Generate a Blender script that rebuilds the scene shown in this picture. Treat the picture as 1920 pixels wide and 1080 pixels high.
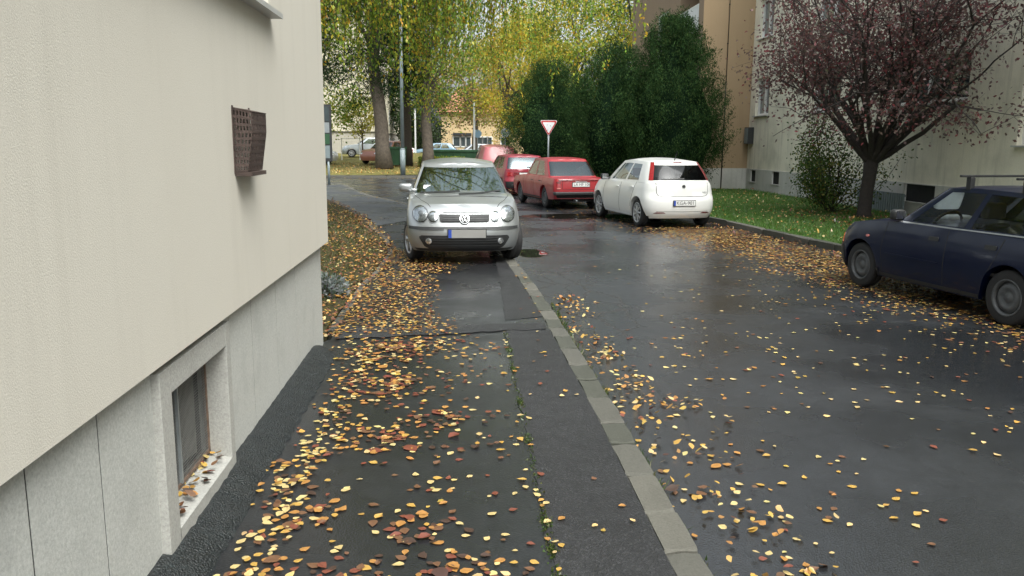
import bpy, bmesh, math, random
import numpy as np
from mathutils import Vector, Matrix
from mathutils.bvhtree import BVHTree

for o in list(bpy.data.objects):
    bpy.data.objects.remove(o, do_unlink=True)
scene = bpy.context.scene
COL = scene.collection
R = math.radians

# ---------------------------------------------------------------- camera
CAM_H = 1.70
FPX = 1530.0
cam_d = bpy.data.cameras.new('Camera')
cam = bpy.data.objects.new('Camera', cam_d)
COL.objects.link(cam)
cam_d.sensor_width = 36.0
cam_d.lens = FPX / 1920.0 * 36.0
cam_d.clip_start = 0.05
cam_d.clip_end = 1500
_p, _y, _r = R(10.08), R(3.61), R(0.4)
_F = Vector((math.sin(_y)*math.cos(_p), math.cos(_y)*math.cos(_p), -math.sin(_p)))
_R0 = Vector((math.cos(_y), -math.sin(_y), 0))
_U0 = _R0.cross(_F)
_R = _R0*math.cos(_r) + _U0*math.sin(_r)
_U = _U0*math.cos(_r) - _R0*math.sin(_r)
cam.matrix_world = Matrix(((_R.x, _U.x, -_F.x, 0), (_R.y, _U.y, -_F.y, 0), (_R.z, _U.z, -_F.z, CAM_H), (0, 0, 0, 1)))
scene.camera = cam
scene.render.resolution_x, scene.render.resolution_y = 1024, 576

# ---------------------------------------------------------------- sky, sun, exposure
SUN_AZ, SUN_EL = R(150), R(58)          # compass angle from +Y towards +X
world = bpy.data.worlds.new('World')
scene.world = world
world.use_nodes = True
wn = world.node_tree
wn.nodes.clear()
w_out = wn.nodes.new('ShaderNodeOutputWorld')
w_bg = wn.nodes.new('ShaderNodeBackground')
w_sky = wn.nodes.new('ShaderNodeTexSky')
w_sky.sky_type = 'NISHITA'
w_sky.sun_disc = False
w_sky.sun_elevation = SUN_EL
w_sky.sun_rotation = SUN_AZ
w_sky.air_density = 1.0
w_sky.dust_density = 6.0
w_sky.ozone_density = 1.0
w_hs = wn.nodes.new('ShaderNodeHueSaturation')
w_hs.inputs['Saturation'].default_value = 0.32
wn.links.new(w_sky.outputs[0], w_hs.inputs['Color'])
w_tint = wn.nodes.new('ShaderNodeMix'); w_tint.data_type = 'RGBA'; w_tint.blend_type = 'MULTIPLY'
w_tint.inputs[0].default_value = 1.0; w_tint.inputs[7].default_value = (.965, 1.0, .975, 1)
wn.links.new(w_hs.outputs[0], w_tint.inputs[6])
wn.links.new(w_tint.outputs[2], w_bg.inputs['Color'])
w_bg.inputs['Strength'].default_value = 0.15
wn.links.new(w_bg.outputs[0], w_out.inputs['Surface'])
sun_d = bpy.data.lights.new('sun', 'SUN')
sun_d.energy = 1.0
sun_d.angle = R(40)
sun_d.color = (1.0, 0.985, 0.96)
sun = bpy.data.objects.new('sun', sun_d)
COL.objects.link(sun)
_sd = Vector((math.sin(SUN_AZ)*math.cos(SUN_EL), math.cos(SUN_AZ)*math.cos(SUN_EL), math.sin(SUN_EL)))
sun.rotation_euler = (-_sd).to_track_quat('-Z', 'Y').to_euler()
vs = scene.view_settings
vs.view_transform = 'Standard'
vs.look = 'None'
vs.gamma = 1.0
vs.use_curve_mapping = False
vs.exposure = 1.18
scene.render.engine = 'CYCLES'
scene.cycles.max_bounces = 6
scene.cycles.diffuse_bounces = 3
scene.cycles.glossy_bounces = 3
scene.cycles.transmission_bounces = 3
scene.cycles.transparent_max_bounces = 10

# ---------------------------------------------------------------- materials
MATS = {}
def nt(name):
    m = bpy.data.materials.new(name); m.use_nodes = True
    MATS[name] = m
    t = m.node_tree
    return m, t, t.nodes['Principled BSDF'], t.nodes['Material Output']
def nd(t, typ, **kw):
    n = t.nodes.new(typ)
    for k, v in kw.items():
        if k in n.inputs: n.inputs[k].default_value = v
        else: setattr(n, k, v)
    return n
def ramp(t, src, stops):
    n = t.nodes.new('ShaderNodeValToRGB')
    e = n.color_ramp.elements
    while len(e) > 1: e.remove(e[-1])
    e[0].position = stops[0][0]; e[0].color = stops[0][1] if len(stops[0][1]) == 4 else (*stops[0][1], 1)
    for p, c in stops[1:]:
        x = e.new(p); x.color = c if len(c) == 4 else (*c, 1)
    t.links.new(src, n.inputs[0])
    return n
def g3(v): return (v, v, v)
def noise(t, scale, detail=4, rough=.55, coord=None, dist=0):
    n = nd(t, 'ShaderNodeTexNoise', Scale=scale, Detail=detail, Roughness=rough, Distortion=dist)
    if coord is not None: t.links.new(coord, n.inputs['Vector'])
    return n
def texco(t, world=False):
    if world:
        return t.nodes.new('ShaderNodeNewGeometry').outputs['Position']
    return t.nodes.new('ShaderNodeTexCoord').outputs['Object']
def mixc(t, fac, a, b, mode='MIX'):
    n = t.nodes.new('ShaderNodeMix'); n.data_type = 'RGBA'; n.blend_type = mode
    for sock, v in ((n.inputs[0], fac), (n.inputs[6], a), (n.inputs[7], b)):
        if hasattr(v, 'is_output'): t.links.new(v, sock)
        elif isinstance(v, (int, float)): sock.default_value = v
        else: sock.default_value = (*v, 1) if len(v) == 3 else v
    return n.outputs[2]
def mth(t, op, a, b=None, c=None, clamp=False):
    n = t.nodes.new('ShaderNodeMath'); n.operation = op; n.use_clamp = clamp
    for i, v in enumerate((a, b, c)):
        if v is None: continue
        if hasattr(v, 'is_output'): t.links.new(v, n.inputs[i])
        else: n.inputs[i].default_value = v
    return n.outputs[0]
def bump(t, bsdf, h, strength=.3, dist=.01):
    b = nd(t, 'ShaderNodeBump', Strength=strength, Distance=dist)
    t.links.new(h, b.inputs['Height']); t.links.new(b.outputs[0], bsdf.inputs['Normal'])
    return b
def mat(name, col, rough=.5, var=.15, vscale=6, bmp=0, bscale=80, metal=0, coat=0, spec=.5, world=False, rvar=.08):
    m, t, b, o = nt(name)
    co = texco(t, world)
    n1 = noise(t, vscale, 5, .6, co)
    lo = tuple(c*(1-var) for c in col); hi = tuple(min(1, c*(1+var)) for c in col)
    r = ramp(t, n1.outputs[0], [(.3, lo), (.7, hi)])
    t.links.new(r.outputs[0], b.inputs['Base Color'])
    rr = ramp(t, n1.outputs[0], [(.3, g3(max(0, rough-rvar))), (.7, g3(min(1, rough+rvar)))])
    t.links.new(rr.outputs[0], b.inputs['Roughness'])
    b.inputs['Metallic'].default_value = metal
    b.inputs['Coat Weight'].default_value = coat
    b.inputs['Specular IOR Level'].default_value = spec
    b.inputs['Coat Roughness'].default_value = .06
    b.inputs['Specular IOR Level'].default_value = spec
    if bmp:
        n2 = noise(t, bscale, 3, .6, co)
        bump(t, b, n2.outputs[0], bmp, .01)
    return m

# asphalt (wet), with per-use tint and wetness
def asphalt(name, base, r_lo, r_hi, grain=.5, cracks=None, pud=None, speck=.25, spec=.5, wetscale=.55, bdist=.004, bstr=.55, skm=3.2, vsc=95.0):
    m, t, b, o = nt(name)
    co = texco(t, True)
    big = noise(t, wetscale, 4, .6, co)
    fine = noise(t, 130, 2, .7, co)
    mid = noise(t, 9, 4, .65, co)
    vor = nd(t, 'ShaderNodeTexVoronoi', Scale=vsc)
    t.links.new(co, vor.inputs['Vector'])
    c1 = ramp(t, mid.outputs[0], [(.3, tuple(x*.75 for x in base)), (.7, tuple(x*1.25 for x in base))])
    sp = ramp(t, vor.outputs['Color'], [(.62, g3(0)), (.9, g3(1))])
    col = mixc(t, mth(t, 'MULTIPLY', sp.outputs[0], speck), c1.outputs[0], tuple(min(1, x*skm) for x in base))
    rough = ramp(t, big.outputs[0], [(.36, g3(r_lo)), (.62, g3(r_hi))]).outputs[0]
    h = mth(t, 'ADD', mth(t, 'MULTIPLY', fine.outputs[0], grain), mth(t, 'MULTIPLY', vor.outputs['Distance'], grain*1.2))
    if cracks:
        sep = t.nodes.new('ShaderNodeSeparateXYZ'); t.links.new(co, sep.inputs[0])
        wob = noise(t, 6, 3, .6, co)
        wv = t.nodes.new('ShaderNodeVectorMath'); wv.operation = 'MULTIPLY_ADD'
        t.links.new(wob.outputs['Color'], wv.inputs[0]); wv.inputs[1].default_value = (.25, .25, 0); t.links.new(co, wv.inputs[2])
        mp = t.nodes.new('ShaderNodeMapping'); mp.inputs['Scale'].default_value = (2.6, 1.25, 0)
        t.links.new(wv.outputs[0], mp.inputs[0])
        vc = nd(t, 'ShaderNodeTexVoronoi', Scale=1.0); vc.feature = 'DISTANCE_TO_EDGE'
        t.links.new(mp.outputs[0], vc.inputs['Vector'])
        edge = ramp(t, vc.outputs['Distance'], [(.015, g3(1)), (.05, g3(0))]).outputs[0]
        tot = None
        for (x0, y0, rx, ry) in cracks:
            dx = mth(t, 'DIVIDE', mth(t, 'SUBTRACT', sep.outputs[0], x0), rx)
            dy = mth(t, 'DIVIDE', mth(t, 'SUBTRACT', sep.outputs[1], y0), ry)
            d = mth(t, 'ADD', mth(t, 'MULTIPLY', dx, dx), mth(t, 'MULTIPLY', dy, dy))
            mk = ramp(t, mth(t, 'ADD', d, mth(t, 'MULTIPLY', mth(t, 'SUBTRACT', wob.outputs[0], .5), 1.6)), [(.75, g3(1)), (1.0, g3(0))]).outputs[0]
            tot = mk if tot is None else mth(t, 'MAXIMUM', tot, mk)
        cr = mth(t, 'MULTIPLY', edge, tot)
        col = mixc(t, mth(t, 'MULTIPLY', cr, .85), col, (.008, .007, .006))
        rough = mth(t, 'MAXIMUM', rough, mth(t, 'MULTIPLY', cr, .7))
        h = mth(t, 'SUBTRACT', h, mth(t, 'MULTIPLY', cr, 2.0))
    if pud:
        sep2 = t.nodes.new('ShaderNodeSeparateXYZ'); t.links.new(co, sep2.inputs[0])
        wob2 = noise(t, 1.8, 3, .55, co)
        tot = None
        for (x0, y0, rx, ry) in pud:
            dx = mth(t, 'DIVIDE', mth(t, 'SUBTRACT', sep2.outputs[0], x0), rx)
            dy = mth(t, 'DIVIDE', mth(t, 'SUBTRACT', sep2.outputs[1], y0), ry)
            d = mth(t, 'ADD', mth(t, 'MULTIPLY', dx, dx), mth(t, 'MULTIPLY', dy, dy))
            mk = ramp(t, mth(t, 'ADD', d, mth(t, 'MULTIPLY', mth(t, 'SUBTRACT', wob2.outputs[0], .5), 1.3)), [(.8, g3(1)), (1.0, g3(0))]).outputs[0]
            tot = mk if tot is None else mth(t, 'MAXIMUM', tot, mk)
        inv = mth(t, 'SUBTRACT', 1.0, tot)
        rough = mth(t, 'MAXIMUM', mth(t, 'MULTIPLY', rough, inv), .015)
        h = mth(t, 'MULTIPLY', h, inv)
        col = mixc(t, tot, col, (.018, .016, .013))
    t.links.new(col, b.inputs['Base Color'])
    t.links.new(rough, b.inputs['Roughness'])
    b.inputs['Specular IOR Level'].default_value = spec
    bump(t, b, h, bstr, bdist)
    return m

asphalt('road_asphalt', (.0155, .0175, .020), .09, .40, .45, bstr=.5, cracks=[(1.4, 9.3, .55, 2.6), (1.25, 14.0, .5, 1.2)],
        pud=[(3.0, 20.3, 1.5, .8), (1.15, 13.4, .3, .6)], spec=1.0)
asphalt('pavement_asphalt', (.014, .0152, .017), .16, .40, .34, speck=.2, wetscale=.9, bstr=.45, spec=.6)
asphalt('patch_asphalt', (.019, .0195, .021), .32, .6, .9, speck=.45, skm=4.0, vsc=110.0, bdist=.008)
asphalt('fillet_asphalt', (.011, .0145, .0155), .35, .7, 1.6, speck=.5, skm=4.0, vsc=100.0, bdist=.018)
asphalt('pale_pavement', (.05, .054, .06), .22, .5, .5, speck=.1)

def ground_mat(name, a, b_, c, sc=2.5):
    m, t, b, o = nt(name)
    co = texco(t, True)
    n1 = noise(t, sc, 6, .65, co); n2 = noise(t, 40, 4, .7, co)
    r = ramp(t, n1.outputs[0], [(.32, a), (.5, b_), (.68, c)])
    col = mixc(t, .5, r.outputs[0], ramp(t, n2.outputs[0], [(.3, tuple(x*.45 for x in b_)), (.7, tuple(min(1, x*1.5) for x in b_))]).outputs[0])
    t.links.new(col, b.inputs['Base Color']); b.inputs['Roughness'].default_value = .85
    b.inputs['Specular IOR Level'].default_value = .2
    bump(t, b, n2.outputs[0], .8, .03)
ground_mat('lawn_soil', (.045, .065, .020), (.055, .050, .022), (.060, .040, .020))
ground_mat('green_lawn', (.05, .11, .025), (.065, .12, .03), (.08, .08, .033))
ground_mat('far_lawn', (.10, .12, .03), (.15, .13, .04), (.07, .11, .025), 1.2)

def plaster(name, col, stain=(.5, .48, .42), amt=.25, grain=140, bs=.45, streak=True):
    m, t, b, o = nt(name)
    co = texco(t, True)
    n1 = noise(t, grain, 3, .7, co); n2 = noise(t, 1.1, 5, .6, co)
    c = ramp(t, n1.outputs[0], [(.25, tuple(x*.86 for x in col)), (.7, tuple(min(1, x*1.05) for x in col))]).outputs[0]
    s = ramp(t, n2.outputs[0], [(.45, g3(0)), (.75, g3(amt))]).outputs[0]
    c = mixc(t, s, c, stain)
    if streak:
        mp = t.nodes.new('ShaderNodeMapping'); mp.inputs['Scale'].default_value = (3, 3, .22)
        t.links.new(co, mp.inputs[0])
        n3 = noise(t, 1.6, 5, .65, mp.outputs[0])
        s2 = ramp(t, n3.outputs[0], [(.52, g3(0)), (.8, g3(amt))]).outputs[0]
        c = mixc(t, s2, c, tuple(x*.7 for x in stain))
    t.links.new(c, b.inputs['Base Color']); b.inputs['Roughness'].default_value = .9
    b.inputs['Specular IOR Level'].default_value = .2
    bump(t, b, n1.outputs[0], bs, .006)
plaster('cream_plaster', (.60, .575, .51), (.52, .49, .425), .25, 170, .3)
plaster('grey_plaster', (.80, .765, .64), (.34, .34, .28), .5, 60, .3)
plaster('ochre_plaster', (.36, .265, .165), (.28, .20, .12), .3, 60, .3)
plaster('brown_plaster', (.32, .24, .17), (.24, .17, .12), .3, 60, .3)
plaster('grey_plinth', (.54, .54, .51), (.26, .27, .25), .5, 60, .3)
plaster('far_cream', (.58, .54, .42), (.5, .45, .36), .2, 20, .2)
plaster('far_grey', (.40, .38, .33), (.34, .32, .28), .2, 20, .2)
plaster('far_yellow', (.62, .47, .27), (.5, .38, .24), .2, 20, .2)

def concrete(name, col, sp=.5):
    m, t, b, o = nt(name)
    co = texco(t, True)
    v = nd(t, 'ShaderNodeTexVoronoi', Scale=150.0); t.links.new(co, v.inputs['Vector'])
    n1 = noise(t, 3.5, 6, .65, co); n2 = noise(t, 90, 3, .7, co)
    c = ramp(t, n2.outputs[0], [(.3, tuple(x*.8 for x in col)), (.7, tuple(min(1, x*1.1) for x in col))]).outputs[0]
    c = mixc(t, mth(t, 'MULTIPLY', ramp(t, v.outputs['Color'], [(.6, g3(0)), (.9, g3(1))]).outputs[0], sp*.5), c, tuple(x*.35 for x in col))
    c = mixc(t, ramp(t, n1.outputs[0], [(.5, g3(0)), (.75, g3(.45))]).outputs[0], c, tuple(x*.6 for x in col))
    t.links.new(c, b.inputs['Base Color']); b.inputs['Roughness'].default_value = .8
    b.inputs['Specular IOR Level'].default_value = .3
    bump(t, b, n2.outputs[0], .5, .004)
concrete('plinth_concrete', (.48, .49, .465), .3)
concrete('frame_concrete', (.40, .40, .375))
concrete('kerb_concrete', (.098, .097, .084))
concrete('kerb_concrete_pale', (.12, .117, .10))
concrete('kerb_concrete_dark', (.072, .075, .062))

mat('joint_dark', (.022, .022, .02), .9)
mat('rust_metal', (.060, .040, .034), .7, .35, 14, .4, 90)
mat('rust_bar', (.16, .11, .08), .8, .4, 30, .4, 90)
mat('galvanised', (.30, .33, .34), .5, .15, 9, 0, 80, .5)
mat('pole_grey', (.17, .21, .22), .5, .15, 4)
mat('sill_metal', (.42, .43, .42), .45, .1, 5)
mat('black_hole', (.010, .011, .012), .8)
mat('grey_sheet', (.27, .27, .25), .7, .2, 8)
mat('wire', (.16, .165, .16), .55, .2, 20, 0, 80, .3)
mat('white_paint', (.75, .75, .73), .5, .06, 4)
mat('sign_red', (.50, .05, .05), .45, .08, 10)
mat('sign_white', (.72, .74, .76), .45, .06, 10)
mat('bark_dark', (.055, .045, .036), .9, .4, 14, .8, 40)
mat('bark_plum', (.035, .029, .027), .9, .35, 14, .7, 40)
mat('bark_brown', (.10, .082, .065), .9, .4, 8, .8, 30)
mat('bark_birch', (.34, .33, .30), .8, .4, 10, .5, 30)
mat('skip_green', (.022, .075, .033), .6, .2, 3)
mat('roof_tile', (.38, .16, .10), .8, .25, 2)
mat('tyre', (.016, .016, .017), .75, .25, 30, .3, 120)
mat('plastic_black', (.018, .019, .020), .55, .15, 9)
mat('trim_dark', (.030, .032, .034), .5, .15, 9)
mat('interior_dark', (.035, .035, .037), .85, .15, 9)
mat('seat_grey', (.060, .058, .056), .9, .15, 20)
mat('under_black', (.008, .008, .008), .9)
mat('seam_dark', (.018, .018, .018), .8, .05)
mat('rim_silver', (.42, .43, .44), .4, .15, 12, 0, 80, .7)
mat('rim_steel', (.10, .105, .11), .6, .3, 14, 0, 80, .4)
mat('chrome', (.62, .63, .64), .15, .05, 5, 0, 80, 1.0)
mat('reflector', (.60, .62, .64), .22, .25, 28, 0, 80, .9)
mat('amber_lens', (.62, .13, .02), .15, .2, 40, 0, 80, 0, 1)
mat('red_lens', (.28, .012, .018), .15, .25, 25, 0, 80, 0, 1)
mat('dark_red_lens', (.14, .012, .014), .25, .25, 25, 0, 80, 0, 1)
mat('clear_lens_red', (.55, .16, .14), .2, .2, 25, 0, 80, 0, 1)
mat('plate_white', (.66, .67, .66), .5, .06, 9)
mat('plate_grey', (.26, .26, .25), .6, .04, 6)
mat('plate_blue', (.02, .06, .35), .5, .05, 6)
mat('plate_ink', (.03, .03, .035), .6, .05)
mat('badge_grey', (.35, .36, .37), .35, .1, 20, 0, 80, .8)
mat('paper_white', (.72, .72, .70), .7, .05)
mat('bag_white', (.6, .62, .63), .6, .1, 9)
def paint(name, col, metal=0., rough=.35, dirt=.15, dirtcol=(.09, .08, .065), coat=.6, spec=.5):
    m, t, b, o = nt(name)
    co = texco(t)
    n1 = noise(t, 2.5, 5, .6, co)
    sep = t.nodes.new('ShaderNodeSeparateXYZ'); t.links.new(co, sep.inputs[0])
    low = ramp(t, mth(t, 'ADD', mth(t, 'MULTIPLY', sep.outputs[2], -1.4), mth(t, 'MULTIPLY', n1.outputs[0], .7)), [(-0.0, g3(.15)), (.35, g3(1))]).outputs[0]
    c = mixc(t, mth(t, 'MULTIPLY', low, dirt), col, dirtcol)
    t.links.new(c, b.inputs['Base Color'])
    rr = ramp(t, n1.outputs[0], [(.35, g3(rough*.85)), (.7, g3(min(1, rough*1.3)))]).outputs[0]
    t.links.new(rr, b.inputs['Roughness'])
    b.inputs['Metallic'].default_value = metal
    b.inputs['Coat Weight'].default_value = coat
    b.inputs['Specular IOR Level'].default_value = spec
    cr = ramp(t, n1.outputs[0], [(.35, g3(.05)), (.75, g3(.16))]).outputs[0]
    t.links.new(cr, b.inputs['Coat Roughness'])
paint('silver_paint', (.40, .42, .43), .7, .36)
paint('white_car_paint', (.74, .75, .74), 0, .35, .12)
paint('red_paint', (.31, .016, .022), 0, .4, .08, (.09, .05, .04), .35)
paint('crimson_paint', (.22, .012, .026), 0, .4, .08, (.09, .05, .04), .35)
paint('faded_red_paint', (.34, .075, .085), 0, .45, .15)
paint('navy_paint', (.0015, .005, .024), .0, .35, .1, (.003, .003, .005), .45, .2)
paint('far_silver_paint', (.42, .46, .50), .4, .4)
paint('far_brown_paint', (.30, .12, .08), .1, .4)
paint('far_blue_paint', (.20, .32, .42), .3, .4)

def glass(name, tint, rough=.02, ior=1.5, amt=1.0, gcol=(.95, .97, 1)):
    m, t, b, o = nt(name)
    t.nodes.remove(b)
    f = nd(t, 'ShaderNodeFresnel', IOR=ior)
    tr = nd(t, 'ShaderNodeBsdfTransparent'); tr.inputs[0].default_value = (*tint, 1)
    gl = nd(t, 'ShaderNodeBsdfGlossy', Roughness=rough); gl.inputs[0].default_value = (*gcol, 1)
    mx = t.nodes.new('ShaderNodeMixShader')
    t.links.new(mth(t, 'MULTIPLY', f.outputs[0], amt), mx.inputs[0]); t.links.new(tr.outputs[0], mx.inputs[1]); t.links.new(gl.outputs[0], mx.inputs[2])
    t.links.new(mx.outputs[0], o.inputs['Surface'])
glass('car_glass', (.50, .58, .55), .02, 1.75)
glass('windscreen_glass', (.26, .33, .32), .02, 3.4, 1.0, (.80, .97, .95))
glass('clear_car_glass', (.86, .90, .88), .02, 1.4)
glass('dark_car_glass', (.07, .08, .085), .03, 1.36)
glass('hazy_car_glass', (.30, .36, .36), .15, 2.2, 1.0, (.62, .74, .80))
glass('lens_glass', (.88, .9, .9), .03, 1.45)
mat('window_glass', (.05, .065, .07), .06, .3, 1.2, 0, 80, 0, 1)
mat('pale_blind', (.5, .5, .46), .8, .1, 3)

def foliage(name, trans=.35, gloss=.08):
    m, t, b, o = nt(name)
    t.nodes.remove(b)
    at = t.nodes.new('ShaderNodeAttribute'); at.attribute_name = 'col'
    df = t.nodes.new('ShaderNodeBsdfDiffuse'); tl = t.nodes.new('ShaderNodeBsdfTranslucent')
    gl = nd(t, 'ShaderNodeBsdfGlossy', Roughness=.35); gl.inputs[0].default_value = (1, 1, 1, 1)
    t.links.new(at.outputs['Color'], df.inputs[0]); t.links.new(at.outputs['Color'], tl.inputs[0])
    mx = nd(t, 'ShaderNodeMixShader'); mx.inputs[0].default_value = trans
    t.links.new(df.outputs[0], mx.inputs[1]); t.links.new(tl.outputs[0], mx.inputs[2])
    m2 = nd(t, 'ShaderNodeMixShader'); m2.inputs[0].default_value = gloss
    t.links.new(mx.outputs[0], m2.inputs[1]); t.links.new(gl.outputs[0], m2.inputs[2])
    t.links.new(m2.outputs[0], o.inputs['Surface'])
foliage('foliage', .5, .015)
foliage('needle_foliage', .2, .0)
foliage('fallen_leaf', .1, .05)
foliage('grass_blades', .3, .03)

# ---------------------------------------------------------------- mesh helpers
def link(o, parent=None):
    COL.objects.link(o)
    if parent is not None: o.parent = parent
    return o
def mesh_obj(name, verts, faces, m, parent=None, smooth=False, loc=None):
    me = bpy.data.meshes.new(name)
    me.from_pydata([tuple(v) for v in verts], [], faces)
    if m: me.materials.append(MATS[m])
    if smooth: me.polygons.foreach_set('use_smooth', [True]*len(me.polygons))
    me.update()
    o = bpy.data.objects.new(name, me)
    if loc: o.location = loc
    return link(o, parent)
def tag(o, label=None, cat=None, group=None, kind=None):
    if label: o['label'] = label
    if cat: o['category'] = cat
    if group: o['group'] = group
    if kind: o['kind'] = kind
    return o
def empty(name, loc=(0, 0, 0), rz=0, label=None, cat=None, group=None, kind=None):
    o = bpy.data.objects.new(name, None); o.empty_display_size = .2
    o.location = loc; o.rotation_euler = (0, 0, rz)
    link(o); return tag(o, label, cat, group, kind)
class MB:
    def __init__(s): s.v = []; s.f = []
    def add(s, vs, fs):
        k = len(s.v); s.v += [tuple(x) for x in vs]; s.f += [tuple(i+k for i in f) for f in fs]
    def box(s, x0, x1, y0, y1, z0, z1, bev=0):
        if bev:
            bm = bmesh.new(); bmesh.ops.create_cube(bm, size=1)
            for v in bm.verts: v.co = Vector(((x0+x1)/2+v.co.x*(x1-x0), (y0+y1)/2+v.co.y*(y1-y0), (z0+z1)/2+v.co.z*(z1-z0)))
            bmesh.ops.bevel(bm, geom=bm.edges[:], offset=bev, segments=2, profile=.6, affect='EDGES')
            bm.verts.index_update(); s.add([v.co[:] for v in bm.verts], [[v.index for v in f.verts] for f in bm.faces]); bm.free(); return
        s.add([(x0,y0,z0),(x1,y0,z0),(x1,y1,z0),(x0,y1,z0),(x0,y0,z1),(x1,y0,z1),(x1,y1,z1),(x0,y1,z1)],
              [(0,3,2,1),(4,5,6,7),(0,1,5,4),(1,2,6,5),(2,3,7,6),(3,0,4,7)])
    def tube(s, pts, rad, n=8, cap=True):
        pts = [Vector(p) for p in pts]
        if not hasattr(rad, '__len__'): rad = [rad]*len(pts)
        rings = []; ref = None
        for i, p in enumerate(pts):
            d = (pts[min(i+1, len(pts)-1)] - pts[max(i-1, 0)])
            if d.length < 1e-9: d = Vector((0, 0, 1))
            d.normalize()
            if ref is None: ref = Vector((1, 0, 0)) if abs(d.x) < .8 else Vector((0, 1, 0))
            a = (ref - d*ref.dot(d)); a.normalize(); ref = a; b = d.cross(a)
            rings.append([p + (a*math.cos(2*math.pi*k/n) + b*math.sin(2*math.pi*k/n))*rad[i] for k in range(n)])
        vs = [v for r in rings for v in r]; fs = []
        for i in range(len(pts)-1):
            for k in range(n):
                fs.append((i*n+k, i*n+(k+1)%n, (i+1)*n+(k+1)%n, (i+1)*n+k))
        if cap: fs += [tuple(range(n-1, -1, -1)), tuple(range((len(pts)-1)*n, len(pts)*n))]
        s.add(vs, fs)
    def lathe(s, prof, n=24, axis='y', c=(0, 0, 0)):
        vs = []; fs = []; m = len(prof)
        for k in range(n):
            a = 2*math.pi*k/n
            for (r, h) in prof:
                if axis == 'y': vs.append((c[0]+r*math.cos(a), c[1]+h, c[2]+r*math.sin(a)))
                elif axis == 'z': vs.append((c[0]+r*math.cos(a), c[1]+r*math.sin(a), c[2]+h))
                else: vs.append((c[0]+h, c[1]+r*math.cos(a), c[2]+r*math.sin(a)))
        for k in range(n):
            k2 = (k+1) % n
            for i in range(m-1): fs.append((k*m+i, k*m+i+1, k2*m+i+1, k2*m+i))
        s.add(vs, fs)
    def build(s, name, m, parent=None, smooth=False, loc=None): return mesh_obj(name, s.v, s.f, m, parent, smooth, loc)
def boxo(name, m, parent, *a, bev=0):
    b = MB(); b.box(*a, bev=bev); return b.build(name, m, parent)
def sheet(name, poly, z, m, parent=None, kind='structure', thick=0):
    vs = [(x, y, z(x, y) if callable(z) else z) for x, y in poly]; n = len(vs)
    fs = [tuple(range(n))]
    if thick:
        vs += [(x, y, zz-thick) for x, y, zz in vs[:n]]
        fs += [(i, i+n, (i+1) % n+n, (i+1) % n) for i in range(n)]
    o = mesh_obj(name, vs, fs, m, parent)
    bm = bmesh.new(); bm.from_mesh(o.data); bmesh.ops.recalc_face_normals(bm, faces=bm.faces[:])
    if not thick:
        for f in bm.faces:
            if f.normal.z < 0: f.normal_flip()
    bm.to_mesh(o.data); bm.free()
    if parent is None: tag(o, kind=kind)
    return o
def text_obj(s, size, m, parent, mw, name='lettering', depth=.001, align='CENTER'):
    cu = bpy.data.curves.new(name, 'FONT'); cu.body = s; cu.size = size; cu.align_x = align; cu.align_y = 'CENTER'; cu.extrude = depth; cu.resolution_u = 3
    t = bpy.data.objects.new(name, cu); COL.objects.link(t)
    me = bpy.data.meshes.new_from_object(t.evaluated_get(bpy.context.evaluated_depsgraph_get()))
    bpy.data.objects.remove(t, do_unlink=True)
    me.materials.clear(); me.materials.append(MATS[m])
    o = bpy.data.objects.new(name, me); link(o, parent); o.matrix_local = mw
    return o
# ================================================================ THE SETTING
rnd = random.Random(7)
ROAD_Z = -0.10
sheet('ground', [(-600, -300), (600, -300), (600, 900), (-600, 900)], -.32, 'far_lawn')
sheet('road', [(-40, -12), (14, -12), (14, 125), (-40, 125)], ROAD_Z, 'road_asphalt')

def offset(poly, d):
    out = []
    for i, (x, y) in enumerate(poly):
        a = Vector(poly[max(i-1, 0)]); b = Vector(poly[min(i+1, len(poly)-1)])
        t = (b-a).normalized(); out.append((x - t.y*d, y + t.x*d))
    return out
def resample(poly, step):
    out = [poly[0]]; carry = 0
    for a, b in zip(poly[:-1], poly[1:]):
        L = math.dist(a, b); s = step - carry
        while s <= L:
            out.append((a[0]+(b[0]-a[0])*s/L, a[1]+(b[1]-a[1])*s/L)); s += step
        carry = (carry + L) % step
    out.append(poly[-1]); return out
def at_len(poly, s):
    for a, b in zip(poly[:-1], poly[1:]):
        L = math.dist(a, b)
        if s <= L: return Vector((a[0]+(b[0]-a[0])*s/L, a[1]+(b[1]-a[1])*s/L)), math.atan2(b[1]-a[1], b[0]-a[0])
        s -= L
    return None

MAIN_KERB = [(1.005, 1.0), (1.005, 5.2), (.955, 8.0), (.89, 9.9), (.79, 12.0), (.45, 15.5), (-.3, 19.5), (-1.76, 23.9), (-2.78, 26.3), (-3.6, 29.1), (-4.55, 33.1), (-6.5, 37.0), (-10, 39.5), (-16, 40)]
LAWN_KERB = [(-1.14, 7.3), (-1.14, 9.95), (-1.07, 10.8), (-1.06, 12.65), (-1.28, 14.4), (-1.79, 16.7), (-2.2, 18.8), (-3.24, 22.4), (-3.9, 24.5), (-6.5, 28.5), (-12, 32), (-20, 33)]
RIGHT_KERB = [(9.4, -2), (8.3, 3), (7.1, 9), (6.41, 13.67), (6.19, 15.24), (6.0, 16.77), (5.83, 18.37), (5.3, 21.5), (4.6, 26), (4.0, 31), (3.6, 37), (3.5, 44), (5, 50)]
FAR_KERB = [(-30, 40.2), (-16, 41.2), (-8, 41.9), (-3, 42.3), (.3, 43.2)]

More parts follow.
